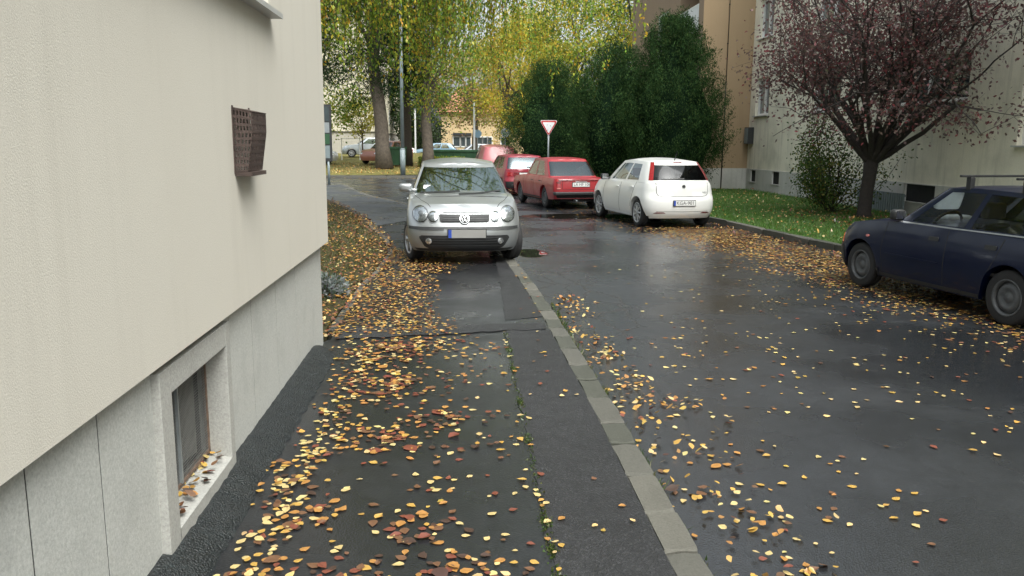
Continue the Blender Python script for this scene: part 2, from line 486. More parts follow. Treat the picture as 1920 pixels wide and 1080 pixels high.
stone_meshes = []
for k in range(6):
    r2 = random.Random(k)
    b = MB(); b.box(-.5, .5, -.5, .5, -.5, .5)
    bm = bmesh.new(); bmesh.ops.create_cube(bm, size=1)
    bmesh.ops.bevel(bm, geom=bm.edges[:], offset=.045, segments=1, affect='EDGES')
    bmesh.ops.subdivide_edges(bm, edges=[e for e in bm.edges if e.calc_length() > .5], cuts=1)
    for v in bm.verts:
        v.co += Vector((r2.uniform(-.018, .018), r2.uniform(-.05, .05), r2.uniform(-.03, .03)))
    me = bpy.data.meshes.new('kerb_stone'); bm.to_mesh(me); bm.free()
    me.materials.append(MATS[['kerb_concrete', 'kerb_concrete_pale', 'kerb_concrete_dark'][k % 3]])
    stone_meshes.append(me)
def kerb(name, line, width, z_top, h, lmin, lmax, inset=0, smax=None):
    root = empty(name, (line[0][0], line[0][1], z_top), kind='structure')
    s = 0; total = sum(math.dist(a, b) for a, b in zip(line[:-1], line[1:]))
    while s < min(total, smax or total) - lmax:
        L = rnd.uniform(lmin, lmax)
        p, a = at_len(line, s + L/2)
        far = p.y > 16
        if far: L = L*1.8
        if at_len(line, s+L/2): p, a = at_len(line, s+L/2)
        o = bpy.data.objects.new('kerb_stone', rnd.choice(stone_meshes)); link(o, root)
        n = Vector((-math.sin(a), math.cos(a)))
        q = p + n*(width/2 + inset)
        o.location = (q.x - line[0][0], q.y - line[0][1], -h/2 + rnd.uniform(-.006, .006))
        o.rotation_euler = (rnd.uniform(-.012, .012), rnd.uniform(-.008, .008), a + rnd.uniform(-.012, .012))
        o.scale = (L - .010, width, h)
        s += L
kerb('kerb', MAIN_KERB, .155, .006, .24, .34, .52)
kerb('lawn_edging', LAWN_KERB, .07, .018, .16, .7, 1.0, smax=22)
kerb('right_kerb', [(x, y) for x, y in RIGHT_KERB if y > 2.5], .13, .02, .24, .8, 1.0, inset=-.13, smax=42)
kerb('far_kerb', FAR_KERB, .14, .03, .25, .9, 1.1)

KI = offset(MAIN_KERB, .153)
walk = [(-1.25, 1.0), (-1.25, 6.9), (-1.14, 7.0)] + LAWN_KERB[:-1] + [(-20, 33), (-20, 40.2)] + KI[::-1]
sheet('sidewalk', walk, 0.0, 'pavement_asphalt', thick=.2)
# pale far end of the pavement round the bend
walk2 = [(-1.75, 16.9), (-2.15, 18.8), (-3.2, 22.4), (-3.86, 24.5), (-6.45, 28.5), (-12, 32), (-19.9, 33), (-19.9, 40.1)] + [p for p in KI[::-1] if p[1] > 17]
sheet('far_pavement', walk2, .004, 'pale_pavement')
# coarser strip next to the kerb, with a ragged seam
def ragged(pts, amp, step, seed):
    r2 = random.Random(seed); return [(x + r2.uniform(-amp, amp), y) for x, y in resample(pts, step)]
seam1 = ragged([(.365, 1.0), (.375, 3.9), (.39, 5.9), (.40, 7.45)], .012, .11, 3)
seam2 = ragged([(.43, 7.75), (.49, 10.8), (.50, 12.5)], .01, .12, 4)
kin = [p for p in resample(KI[:6], .3)]
sheet('pavement_strip', seam1 + [p for p in kin if 1.0 <= p[1] <= 7.5][::-1], .004, 'patch_asphalt')
sheet('pavement_far_strip', seam2 + [p for p in kin if 7.7 <= p[1] <= 12.6][::-1], .004, 'patch_asphalt')
r2 = random.Random(9)
top = [(x, 7.52 + .06*math.sin(x*3) + r2.uniform(-.015, .015)) for x in np.linspace(-1.1, .8, 20)]
bot = [(x, 7.0 + .35*(x+1.1)/1.9 + r2.uniform(-.03, .03)) for x in np.linspace(-1.1, .78, 20)]
sheet('pavement_patch', bot + top[::-1], .008, 'patch_asphalt')

# asphalt fillet against the left wall
prof = [(-1.18, .105), (-1.14, .095), (-1.08, .055), (-1.01, .012), (-.99, -.02)]
vs, fs = [], []
ys = list(np.linspace(1.0, 6.3, 110)) + [6.4, 6.5, 6.58, 6.64, 6.68, 6.70]
r2 = random.Random(12)
for i, y in enumerate(ys):
    sh = max(0, 1 - max(0, (y-6.25)/.45)**2)
    for (x, z) in prof:
        w = (x + 1.18)
        vs.append((-1.18 + w*(.35+.65*sh) + (r2.uniform(-.012, .012) if w > 0 else 0), y, z*(.25+.75*sh) + r2.uniform(-.004, .004)))
for i in range(len(ys)-1):
    for k in range(len(prof)-1):
        a = i*len(prof)+k; fs.append((a, a+1, a+len(prof)+1, a+len(prof)))
tag(mesh_obj('wall_fillet', vs, fs, 'fillet_asphalt', smooth=True), kind='structure')

# lawns
LKO = offset(LAWN_KERB, .09)
sheet('left_lawn', [(-30, 6.95), (-1.2, 6.95), (-1.2, 7.2)] + LKO + [(-30, 33)], .022, 'lawn_soil', thick=.2)
RKI = offset(RIGHT_KERB, -.128)
sheet('right_lawn', RKI + [(40, 50), (40, -2)], .02, 'green_lawn', thick=.2)
def far_z(y): return .03 + min(max(y-42, 0), 26)*.028
vs, fs = [], []
fx = list(np.linspace(-60, .2, 25)); fy = [0, .3, 2, 5, 9, 14, 20, 26, 40]
for j, dy in enumerate(fy):
    for i, x in enumerate(fx):
        base = 40.2 + (x+30)*.075 if x > -30 else 40.2
        if x > -6: base = 42.0 + (x+6)*.2
        vs.append((x, base+dy+.12, far_z(base+dy)))
n = len(fx)
fs = [(j*n+i, j*n+i+1, (j+1)*n+i+1, (j+1)*n+i) for j in range(len(fy)-1) for i in range(n-1)]
tag(mesh_obj('far_lawn', vs, fs, 'far_lawn', smooth=True), kind='structure')

# ================================================================ LEFT BUILDING
lb = empty('apartment_building', (-6, -1, 0), label='cream roughcast apartment block with grey concrete plinth filling the left side', cat='building')
def lbm(name, mb, m, parent=lb, smooth=False):
    mb.v = [(x+6, y+1, z) for x, y, z in mb.v]; return mb.build(name, m, parent, smooth)
PX = -1.175; WX = -1.118; WEND = 6.92; WB = .872
WO = (1.6, 5.06, 2.44, 4.0)       # opening y0,y1,z0,z1
b = MB()
b.box(-12, WX-.25, -10, WEND-.02, WB+.01, 13)                            # core
y0, y1, z0, z1 = WO
front = [(-10, WEND, WB, z0), (-10, y0, z0, z1), (y1, WEND, z0, z1), (-10, WEND, z1, 13)]
for (a, c, d, e) in front:
    b.add([(WX, a, d), (WX, c, d), (WX, c, e), (WX, a, e)], [(0, 1, 2, 3)])
b.add([(WX, -10, WB), (WX, WEND, WB), (-12, WEND, WB), (-12, -10, WB)], [(0, 3, 2, 1)])
b.add([(WX, WEND, WB), (-12, WEND, WB), (-12, WEND, 13), (WX, WEND, 13)], [(0, 1, 2, 3)])
b.add([(WX, -10, WB), (-12, -10, WB), (-12, -10, 13), (WX, -10, 13)], [(3, 2, 1, 0)])
b.add([(WX, y0, z0), (WX, y1, z0), (WX, y1, z1), (WX, y0, z1), (WX-.2, y0, z0), (WX-.2, y1, z0), (WX-.2, y1, z1), (WX-.2, y0, z1)],
      [(0, 4, 5, 1), (1, 5, 6, 2), (2, 6, 7, 3), (3, 7, 4, 0)])
lbm('wall', b, 'cream_plaster')
for (pa, pb, px_) in ((-10, 3.04, PX-.001), (3.04, 4.01, PX-.35), (4.01, 6.84, PX-.001)):
    b = MB(); b.box(-12, px_, pa, pb, -.3, WB); lbm('plinth_base', b, 'joint_dark')
joints = [-10, -8.6, -7.2, -5.8, -4.4, -3.2, -2.2, -1.3, -.4, .5, 1.15, 1.68, 2.15, 2.59, 3.13, 4.11, 4.55, 5.16, 5.78, 6.85]
for a, c in zip(joints[:-1], joints[1:]):
    dx = rnd.uniform(.0002, .0012)
    if abs(a-3.13) < .01:
        for (p, q, zz0, zz1) in ((3.13, 4.11, .74, WB-.004),):
            b = MB(); b.box(PX-.1, PX+dx, p+.002, q-.003, zz0, zz1); lbm('plinth_panel', b, 'plinth_concrete')
        b = MB(); b.box(PX-.1, PX+dx, 3.98, 4.107, -.1, .738); lbm('plinth_panel', b, 'plinth_concrete'); continue
    b = MB(); b.box(PX-.1, PX+dx, a+.0045, c-.0045, -.1, WB-.006); lbm('plinth_panel', b, 'plinth_concrete')
# return side of the plinth
b = MB(); b.box(-12, PX-.1, 6.842, 6.85, -.1, WB-.004); lbm('plinth_panel', b, 'plinth_concrete')
# basement window
bw = empty('basement_window', (PX, 3.5, .4)); bw.parent = lb; bw.location = (PX+6, 3.5+1, .4)
def bwm(name, mb, m, smooth=False):
    mb.v = [(x-PX, y-3.5, z-.4) for x, y, z in mb.v]; return mb.build(name, m, bw, smooth)
fx0, fx1 = PX-.115, PX+.035
oy0, oy1, oz0, oz1 = 3.05, 4.0, .06, .83
iy0, iy1, iz0, iz1 = 3.17, 3.93, .18, .72
b = MB(); b.box(fx0, fx1, oy0, iy0, oz0, oz1, bev=.004); bwm('frame', b, 'frame_concrete')
b = MB(); b.box(fx0, fx1-.001, iy1, oy1, oz0, oz1, bev=.004); bwm('frame', b, 'frame_concrete')
b = MB(); b.box(fx0, fx1-.0015, iy0, iy1, iz1, oz1, bev=.004); bwm('frame', b, 'frame_concrete')
b = MB(); b.add([(fx0, iy0, iz0), (fx1, iy0, iz0-.03), (fx1, iy1, iz0-.03), (fx0, iy1, iz0), (fx0, iy0, oz0), (fx1, iy0, oz0), (fx1, iy1, oz0), (fx0, iy1, oz0)],
                [(0, 1, 2, 3), (1, 5, 6, 2), (4, 0, 3, 7), (4, 7, 6, 5)]); bwm('sill', b, 'frame_concrete')
gx = PX - .075
b = MB()
for (a, c, d, e) in ((iy0, iy1, iz0+.005, iz0+.022), (iy0, iy1, iz1-.02, iz1), (iy0, iy0+.015, iz0, iz1), (iy1-.015, iy1, iz0, iz1)):
    b.box(gx-.012, gx+.006, a, c, d, e)
bwm('grille_frame', b, 'rust_bar')
b = MB(); b.box(gx-.008, gx+.012, 3.50, 3.516, iz0+.02, iz1-.02); bwm('mullion', b, 'galvanised')
b = MB()
z = iz0+.025
while z < iz1-.02: b.box(gx-.001, gx+.001, iy0+.015, iy1-.015, z, z+.0016); z += .0135
y = iy0+.02
while y < iy1-.015: b.box(gx-.002, gx+.0004, y, y+.0016, iz0+.02, iz1-.02); y += .016
tag(bwm('wire_mesh', b, 'wire'), kind='stuff')
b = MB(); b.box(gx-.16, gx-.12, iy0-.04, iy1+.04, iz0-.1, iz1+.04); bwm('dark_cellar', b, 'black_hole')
b = MB(); vs = []; fs = []
for i in range(9):
    t = i/8; yy = 3.58+t*.3; xx = gx-.018-.06*math.sin(t*2.4)*(1-t*.4)
    vs += [(xx, yy, iz0+.02), (xx, yy+.02*math.sin(t*3), iz1-.06)]
b.add(vs, [(i*2, i*2+2, i*2+3, i*2+1) for i in range(8)]); bwm('bent_sheet', b, 'grey_sheet', True)
# upper window
b = MB(); b.box(WX-.22, WX+.075, y0-.05, y1+.03, z0-.03, z0-.002); lbm('window_sill', b, 'sill_metal')
uw = boxo('window', 'window_glass', lb, WX-.215+6, WX-.205+6, y0+1, y1+1, z0, z1)
for (a, c, d, e) in ((y0, y0+.07, z0, z1), (y1-.07, y1, z0, z1), (y0+.07, y1-.07, z0, z0+.07), (y0+.07, y1-.07, z1-.07, z1), (3.28, 3.36, z0+.07, z1-.07)):
    bb = boxo('window_frame', 'white_paint', uw, WX-.204+6, WX-.15+6, a+1, c+1, d, e)

# ---- perforated rusty vent hood on the wall
vent = empty('wall_vent_cover', (WX, 4.32, 1.695), label='rusty brown perforated metal vent hood fixed to the cream wall', cat='vent cover')
def perf(quad, nu, nv, hu=.52, hv=.6, th=.004, skip=None):
    P = [Vector(q) for q in quad]
    nrm = (P[1]-P[0]).cross(P[3]-P[0]).normalized()*th
    def at(u, v): return P[0]*(1-u)*(1-v)+P[1]*u*(1-v)+P[2]*u*v+P[3]*(1-u)*v
    b = MB()
    for i in range(nu):
        for j in range(nv):
            u0, u1, v0, v1 = i/nu, (i+1)/nu, j/nv, (j+1)/nv
            du, dv = (u1-u0)*(1-hu)/2, (v1-v0)*(1-hv)/2
            o_ = [at(u0, v0), at(u1, v0), at(u1, v1), at(u0, v1)]
            if skip and skip(i, j):
                b.add(o_, [(0, 1, 2, 3)]); continue
            n_ = [at(u0+du, v0+dv), at(u1-du, v0+dv), at(u1-du, v1-dv), at(u0+du, v1-dv)]
            k = [p-nrm for p in n_]
            b.add(o_+n_+k, [(0, 1, 5, 4), (1, 2, 6, 5), (2, 3, 7, 6), (3, 0, 4, 7), (4, 5, 9, 8), (5, 6, 10, 9), (6, 7, 11, 10), (7, 4, 8, 11)])
    return b
VY0, VY1 = -.15, .15
tp, tf0, tf1, tb = .165, .145, .05, -.145     # z relative: wall top, front top, front bottom, bottom
fxp, bxp = .092, .062
prof_v = [(0, tp), (fxp*.35, tp-.008), (fxp, tf0), (fxp, tf1), (bxp, tb), (0, tb)]
for yy, nm in ((VY0, 'side_plate'), (VY1, 'side_plate')):
    perf([(0, yy, tb), (bxp, yy, tb), (fxp, yy, tf1), (0, yy, tf1)], 5, 6).build(nm, 'rust_metal', vent)
    perf([(0, yy, tf1), (fxp, yy, tf1), (fxp, yy, tf0), (0, yy, tp)], 6, 3).build(nm, 'rust_metal', vent)
perf([(bxp, VY0, tb), (bxp, VY1, tb), (fxp, VY1, tf1), (fxp, VY0, tf1)], 9, 6).build('front_plate', 'rust_metal', vent)
perf([(fxp, VY0, tf1), (fxp, VY1, tf1), (fxp, VY1, tf0), (fxp, VY0, tf0)], 9, 2).build('front_plate', 'rust_metal', vent)
b = MB(); b.add([(0, VY0, tp), (fxp, VY0, tf0), (fxp, VY1, tf0), (0, VY1, tp), (0, VY0, tp+.004), (fxp+.004, VY0-.003, tf0+.004), (fxp+.004, VY1, tf0+.004), (0, VY1, tp+.004)],
                [(0, 1, 2, 3), (4, 7, 6, 5), (0, 4, 5, 1), (1, 5, 6, 2), (2, 6, 7, 3)]); b.build('top_plate', 'rust_metal', vent)
b = MB(); b.box(0, bxp+.02, VY0-.004, VY1, tb-.022, tb-.002); b.build('bottom_tray', 'rust_metal', vent)
for ya in (VY0-.02, VY1):
    b = MB(); b.box(.001, .005, ya, ya+.02, tb-.01, tp+.012); b.build('wall_flange', 'rust_metal', vent)

# ================================================================ RIGHT BUILDING
RX = 10.98; RC = 31.1; OX = 9.02
rb = empty('apartment_building', (16, 14, 0), label='long beige apartment block with ochre end bay behind the purple tree', cat='building')
def rbm(name, mb, m, parent=rb, smooth=False):
    mb.v = [(x-16, y-14, z) for x, y, z in mb.v]; return mb.build(name, m, parent, smooth)
def wall_x(x, y0, y1, z0, z1, holes, inward, depth=.18):
    """wall in the plane X=x with rectangular holes (y0,y1,z0,z1) and reveals going to x+inward*depth"""
    b = MB(); ys = sorted({y0, y1, *[h[0] for h in holes], *[h[1] for h in holes]}); zs = sorted({z0, z1, *[h[2] for h in holes], *[h[3] for h in holes]})
    for a, c in zip(ys[:-1], ys[1:]):
        for d, e in zip(zs[:-1], zs[1:]):
            if any(h[0] <= a and c <= h[1] and h[2] <= d and e <= h[3] for h in holes): continue
            b.add([(x, a, d), (x, c, d), (x, c, e), (x, a, e)], [(0, 1, 2, 3)])
    for h in holes:
        X = x+inward*depth
        b.add([(x, h[0], h[2]), (x, h[1], h[2]), (x, h[1], h[3]), (x, h[0], h[3]), (X, h[0], h[2]), (X, h[1], h[2]), (X, h[1], h[3]), (X, h[0], h[3])],
              [(0, 1, 5, 4), (1, 2, 6, 5), (2, 3, 7, 6), (3, 0, 4, 7)])
    return b
wins = [(12.9, 15.75, 1.72, 3.25), (17.5, 20.9, 2.68, 3.75), (17.5, 20.9, 5.35, 6.75), (12.9, 15.75, 4.4, 6.0), (29.2, 30.55, 2.75, 4.1), (29.2, 30.55, 5.5, 6.9), (23.6, 25.6, 2.7, 4.1), (23.6, 25.6, 5.4, 6.8)]
wins += [(a, c, d, e) for a, c in ((7, 9.5), (1, 3.5), (-5, -2.5)) for d, e in ((1.9, 3.3), (4.7, 6.1))]
rbm('wall', wall_x(RX, -12, RC, .80, 12, wins, 1), 'grey_plaster')
b = MB(); b.box(RX+.3, 24, -12, 44, -.2, 12.2); rbm('core', b, 'grey_plaster')
cel = [(30.05, 30.62, .33, .76), (27.75, 28.45, .34, .77), (18.35, 19.7, .36, .93 if False else .79)]
rbm('plinth', wall_x(RX-.03, -12, RC-.02, -.15, .78, cel, 1, .16), 'grey_plinth')
b = MB(); b.box(RX-.028, RX+.02, -12, RC-.02, .78, .802); rbm('plinth_ledge', b, 'grey_plinth')
for (a, c, d, e) in cel:
    b = MB(); b.box(RX+.03, RX+.05, a, c, d, e); p = rbm('cellar_window', b, 'black_hole')
    b = MB(); b.box(RX-.06, RX+.03, a-.04, c+.04, d-.04, d-.002); rbm('sill', b, 'frame_concrete', p)
    for q in (a, c-.035):
        b = MB(); b.box(RX+.0, RX+.029, q, q+.035, d, e); rbm('frame', b, 'white_paint', p)
for i, (a, c, d, e) in enumerate(wins):
    b = MB(); b.box(RX+.16, RX+.175, a, c, d, e); p = rbm('window', b, 'window_glass')
    for (q, r_, s, t) in ((a, a+.08, d, e), (c-.08, c, d, e), (a+.08, c-.08, d, d+.08), (a+.08, c-.08, e-.08, e), ((a+c)/2-.05, (a+c)/2+.05, d+.08, e-.08)):
        b = MB(); b.box(RX+.10, RX+.158, q, r_, s, t); rbm('window_frame', b, 'white_paint', p)
    b = MB(); b.box(RX-.09, RX+.16, a-.05, c+.05, d-.035, d-.002); rbm('window_sill', b, 'sill_metal', p)
    if i in (0, 3, 6):
        b = MB(); b.box(RX+.19, RX+.2, a, c, d+.45, e); rbm('blind', b, 'pale_blind', p)
mat('ochre_panel', (.34, .18, .03), .6, .2, 6)
b = MB(); b.box(RX+.14, RX+.158, 14.25, 15.66, 1.80, 2.2); rbm('ochre_panel', b, 'ochre_panel')
# ochre end bay facing the camera
b = MB(); b.add([(OX, RC, .80), (RX+.3, RC, .80), (RX+.3, RC, 12), (OX, RC, 12)], [(0, 1, 2, 3)]); rbm('end_wall', b, 'ochre_plaster')
b = MB(); b.box(OX-.02, RX-.031, RC-.04, RC+.2, -.15, .80); rbm('plinth', b, 'grey_plinth')
hol = [(31.75, 34.5, 2.9, 5.4 if False else 5.3), (31.75, 34.5, 5.9, 8.3), (36.5, 38.3, 5.5, 7.4), (36.5, 38.3, 2.6, 4.4)]
rbm('street_wall', wall_x(OX, RC, 44, .8, 12, hol, 1, 1.3), 'brown_plaster')
b = MB(); b.box(OX-.02, OX+.2, RC+.2, 44, -.15, .8); rbm('plinth', b, 'grey_plinth')
b = MB(); b.box(OX+1.28, OX+1.34, RC+.1, 43, .8, 12); rbm('loggia_back_wall', b, 'brown_plaster')
for (a, c, d, e) in hol[:2]:
    p = boxo('balcony_rail', 'white_paint', rb, OX+.02-16, OX+.05-16, a-14, c-14, d+1.0, d+1.06)
    yy = a+.05
    while yy < c:
        q = boxo('rail_panel', 'sign_white', p, OX+.025-16, OX+.04-16, yy-14, yy+.23-14, d+.05, d+.998); yy += .26
for (a, c, d, e) in hol[2:]:
    b = MB(); b.box(OX+.1, OX+.13, a, c, d, e); p = rbm('window', b, 'window_glass')
    for (q, r_, s, t) in ((a, a+.1, d, e), (c-.1, c, d, e), (a+.1, c-.1, d, d+.1), (a+.1, c-.1, e-.1, e)):
        b = MB(); b.box(OX+.02, OX+.098, q, r_, s, t); rbm('window_frame', b, 'white_paint', p)
# downpipe/lightning conductor on the ochre wall
pp = empty('conductor_pipe', (9.98, RC-.06, 0), label='thin dark vertical pipe running down the ochre end wall', cat='pipe')
b = MB(); b.tube([(0, 0, .02), (0, 0, 4)], .022, 6); b.tube([(0, 0, 4), (0, 0, 12)], .014, 6); b.build('pipe', 'bark_dark', pp, True)
for z in (1.2, 2.6, 4.0, 5.4, 6.8):
    boxo('bracket', 'bark_dark', pp, -.02, .02, -.01, .06, z, z+.03)
mb_ = empty('meter_box', (RX-.10, 30.75, 1.72), label='small grey metal meter box on the corner of the beige block', cat='box')
boxo('case', 'trim_dark', mb_, -.12, .1, -.2, .2, 0, .62, bev=.01)
boxo('door', 'pole_grey', mb_, -.135, -.122, -.17, .17, .03, .59)
gr = empty('slatted_grate', (RX-.16, 20.6, .02), label='low dark slatted screen leaning against the beige plinth under the shrub', cat='screen')
for k in range(22):
    boxo('slat', 'pole_grey', gr, -.012, .012, -1.2+k*.11, -1.2+k*.11+.07, 0, .52)
boxo('rail', 'trim_dark', gr, .0125, .03, -1.2, 1.2, .45, .49)
# ================================================================ CARS
def spow(v, p): return 0.0 if v <= 1e-9 else v**p
def half_loop(xf, xr, w, Cf, Cr, nf, nr, fr, K, barrel=.02):
    pts = []
    for k in range(K+1):
        th = k/K*math.pi/2
        pts.append((xf+Cf*(1-spow(math.cos(th), 2/nf)), w*(1-barrel)*spow(math.sin(th), 2/nf)))
    a, b = xf+Cf, xr-Cr
    for f in fr: pts.append((a+(b-a)*f, w*(1-barrel*(2*f-1)**2)))
    for k in range(K, -1, -1):
        th = k/K*math.pi/2
        pts.append((xr-Cr*(1-spow(math.cos(th), 2/nr)), w*(1-barrel)*spow(math.sin(th), 2/nr)))
    return pts
def interp(x, tab):
    if x <= tab[0][0]: return tab[0][1]
    for (a, p), (b, q) in zip(tab[:-1], tab[1:]):
        if x <= b: return p+(q-p)*(x-a)/(b-a)
    return tab[-1][1]
def mirror_mesh(v, f):
    n = len(v)
    return v+[(x, -y, z) for x, y, z in v], f+[tuple(reversed([i+n for i in q])) for q in f]
def finish(name, v, f, m, parent, ox, mir=True, smooth=True, sharp=40):
    if mir: v, f = mirror_mesh(v, f)
    bm = bmesh.new()
    vv = [bm.verts.new((p[0]+ox, p[1], p[2])) for p in v]
    for q in f:
        try: bm.faces.new([vv[i] for i in q])
        except ValueError: pass
    bmesh.ops.remove_doubles(bm, verts=bm.verts[:], dist=.0008)
    bmesh.ops.dissolve_degenerate(bm, edges=bm.edges[:], dist=.0004)
    bmesh.ops.recalc_face_normals(bm, faces=bm.faces[:])
    me = bpy.data.meshes.new(name)
    for e in bm.edges:
        if len(e.link_faces) == 2 and e.calc_face_angle(0) > R(sharp): e.smooth = False
    for fc in bm.faces: fc.smooth = smooth
    bm.to_mesh(me); bm.free()
    me.materials.append(MATS[m])
    o = bpy.data.objects.new(name, me); return link(o, parent)

class Car:
    K = 12
    def __init__(s, name, label, group, p):
        s.p = p; s.L = p['L']; s.W = p['W']; s.ox = -p['L']/2
        s.root = empty(name, label=label, cat='car', group=group)
        s.build_body(); s.build_green(); s.build_wheels(); s.build_inside()
        dv = [v.co.copy() for v in s.body.data.vertices]; df = [list(f.vertices) for f in s.body.data.polygons]
        for g in s.panes:
            k = len(dv); dv += [v.co.copy() for v in g.data.vertices]; df += [[i+k for i in f.vertices] for f in g.data.polygons]
        s.bvh = BVHTree.FromPolygons(dv, df)
    def place(s, local, world, heading):
        """heading: direction vector the nose points to"""
        a = math.atan2(heading[1], heading[0]) + math.pi
        c, n = math.cos(a), math.sin(a); lx, ly = local[0]+s.ox, local[1]
        s.root.rotation_euler = (0, 0, a)
        s.root.location = (world[0]-(c*lx-n*ly), world[1]-(n*lx+c*ly), world[2])
    def arch(s, x):
        z = 0
        for xw in s.p['wx']:
            d = s.p['Ra']**2-(x-xw)**2
            if d > 0: z = max(z, s.p['wr']+math.sqrt(d))
        return z
    def zlev(s, lev, x):
        p = s.p; zF, zC, zR = lev[:3]
        if x < p['xC']:
            t = x/p['xC']; t = t*(2-t)*.6+t*.4
            return zF+(zC-zF)*t
        if x > p['xD']:
            t = (x-p['xD'])/(s.L-p['xD']); return zC+(zR-zC)*t*t
        return zC
    def build_body(s):
        p = s.p; L, W, K = s.L, s.W, s.K
        fr = [i/80 for i in range(1, 80)]
        wt = sorted((lv[1], lv[5]) for lv in p['lev'])
        rows = []
        for k, lv in enumerate(p['lev']):
            lp = half_loop(lv[3], L-lv[4], W*lv[5], p['Cf'], p['Cr'], p['nf'], p['nr'], fr, K)
            row = []
            for (x, y) in lp:
                z = s.zlev(lv, x)
                if y > .55*W:
                    az = s.arch(x)
                    if az > z:
                        z = az+.002*k; y = y*interp(z, wt)/lv[5]
                    if p.get('flare'):
                        for xw in p['wx']:
                            d = math.hypot(x-xw, z-p['wr'])
                            if d < p['Ra']+.09: y += p['flare']*max(0, 1-(d-p['Ra'])/.09)
                row.append((x, y, z))
            rows.append(row)
        inner = [(x+(.10 if x < .3 else (-.10 if x > L-.3 else 0)), y*.80, z+.004) for x, y, z in rows[0]]
        allrows = [inner]+rows
        top = rows[-1]
        for c in (.985, .955, .90, .80, .65, .48, .3, .12, 0):
            row = []
            for (x, y, z) in top:
                cr = interp(x, p['crown'])
                row.append((x, y*c, z+cr*(1-c**2.2)))
            allrows.append(row)
        N = len(top); v = [q for r_ in allrows for q in r_]
        f = [(j*N+i, j*N+i+1, (j+1)*N+i+1, (j+1)*N+i) for j in range(len(allrows)-1) for i in range(N-1)]
        s.bv, s.bf = v, f
    def build_green(s):
        g = s.p['gh']; L = s.L; K = s.K; ox = s.ox
        wf = g['side']                                  # [(f0,f1,kind)...]
        cuts = sorted({c for a, b, k in wf for c in (a, b)} | set([.15, .3, .45, .6, .75, .9]))
        fr = [c for c in cuts if 0 < c < 1]
        lab = ['A']*0
        base = half_loop(g['bf'], g['br'], g['bw'], g['Cf'], g['Cr'], g['nf'], g['nr'], fr, K, .015)
        topl = half_loop(g['tf'], g['tr'], g['tw'], g['Cf']*.8, g['Cr']*.8, g['nf'], g['nr'], fr, K, .02)
        N = len(base)
        def kind(i):
            if i < K: return 'W' if i < g['kw'] else 'P'
            j = i-K
            full = [0]+fr+[1]
            if j < len(full)-1:
                m = (full[j]+full[j+1])/2
                for a, b, k in wf:
                    if a <= m <= b: return k
                return 'P'
            r_ = (N-2-i)
            if r_ < g['kr']: return 'R'
            return g.get('corner', 'P') if r_ < g.get('cmax', 99) else 'P'
        ts = [0, g['tb'], g['tb']+.2*(g['tt']-g['tb']), g['tb']+.5*(g['tt']-g['tb']), g['tb']+.8*(g['tt']-g['tb']), g['tt'], .5+.5*g['tt'], 1]
        rows = []
        for t in ts:
            row = []
            for i, ((x0, y0), (x1, y1)) in enumerate(zip(base, topl)):
                e = g['bulge']*4*t*(1-t)
                zb = interp(x0, g['zb']); zt = interp(x1, g['zt'])
                x = x0+(x1-x0)*t; y = y0+(y1-y0)*t
                nx = -1 if i < K*.8 else (1 if i > N-1-K*.8 else 0)
                y *= 1+e*.5/max(.3, g['bw']); x += nx*e
                row.append((x, y, zb+(zt-zb)*t))
            rows.append(row)
        paint_v = []; paint_f = []; cells = {}
        for j in range(len(ts)-1):
            win = g['tb']-1e-6 <= ts[j] and ts[j+1] <= g['tt']+1e-6
            for i in range(N-1):
                k = kind(i)
                q = [rows[j][i], rows[j][i+1], rows[j+1][i+1], rows[j+1][i]]
                key = 'P'
                if k == 'C' and ts[j] >= g.get('ctb', g['tb'])-1e-6: key = 'C'
                elif win and k != 'P' and k != 'C': key = k
                tgt = cells.setdefault(key, ([], []))
                n0 = len(tgt[0]); tgt[0].extend(q); tgt[1].append((n0, n0+1, n0+2, n0+3))
        roof = [rows[-1]]
        for c in (.99, .965, .92, .84, .7, .5, .25, 0):
            roof.append([(x, y*c, z+interp(x, g['crown'])*(1-c**2.4)) for x, y, z in rows[-1]])
        rv = [q for r_ in roof for q in r_]
        rf = [(j*N+i, j*N+i+1, (j+1)*N+i+1, (j+1)*N+i) for j in range(len(roof)-1) for i in range(N-1)]
        v = list(s.bv); f = list(s.bf)
        for vv, ff in (cells['P'], (rv, rf)):
            n0 = len(v); v += vv; f += [tuple(a+n0 for a in q) for q in ff]
        s.body = finish('body', v, f, s.p['paint'], s.root, ox)
        s.panes = []
        def pane(name, key, m, mir, m_in=.006):
            vv, ff = cells[key]; vv = [(x-(-m_in if key == 'W' else (m_in if key == 'R' else 0)), y-(m_in if key not in 'WR' else 0), z) for x, y, z in vv]
            if mir: s.panes.append(finish(name, vv, ff, m, s.root, ox)); return
            s.panes.append(finish(name, vv, ff, m, s.root, ox, False))
            s.panes.append(finish(name, [(x, -y, z) for x, y, z in vv], [tuple(reversed(q)) for q in ff], m, s.root, ox, False))
        if 'W' in cells: pane('windscreen', 'W', g['mw'], True)
        if 'R' in cells: pane('rear_window', 'R', g['mr'], True)
        for k in sorted(cells):
            if k in 'PWRC': continue
            pane('quarter_window' if k == 'q' else 'door_window', k, g['ms'], False)
        if 'C' in cells:
            vv, ff = cells['C']; vv = [(x+.004, y+.004, z) for x, y, z in vv]
            finish('tail_light', vv, ff, 'red_lens', s.root, ox, False)
            finish('tail_light', [(x, -y, z) for x, y, z in vv], [tuple(reversed(q)) for q in ff], 'red_lens', s.root, ox, False)
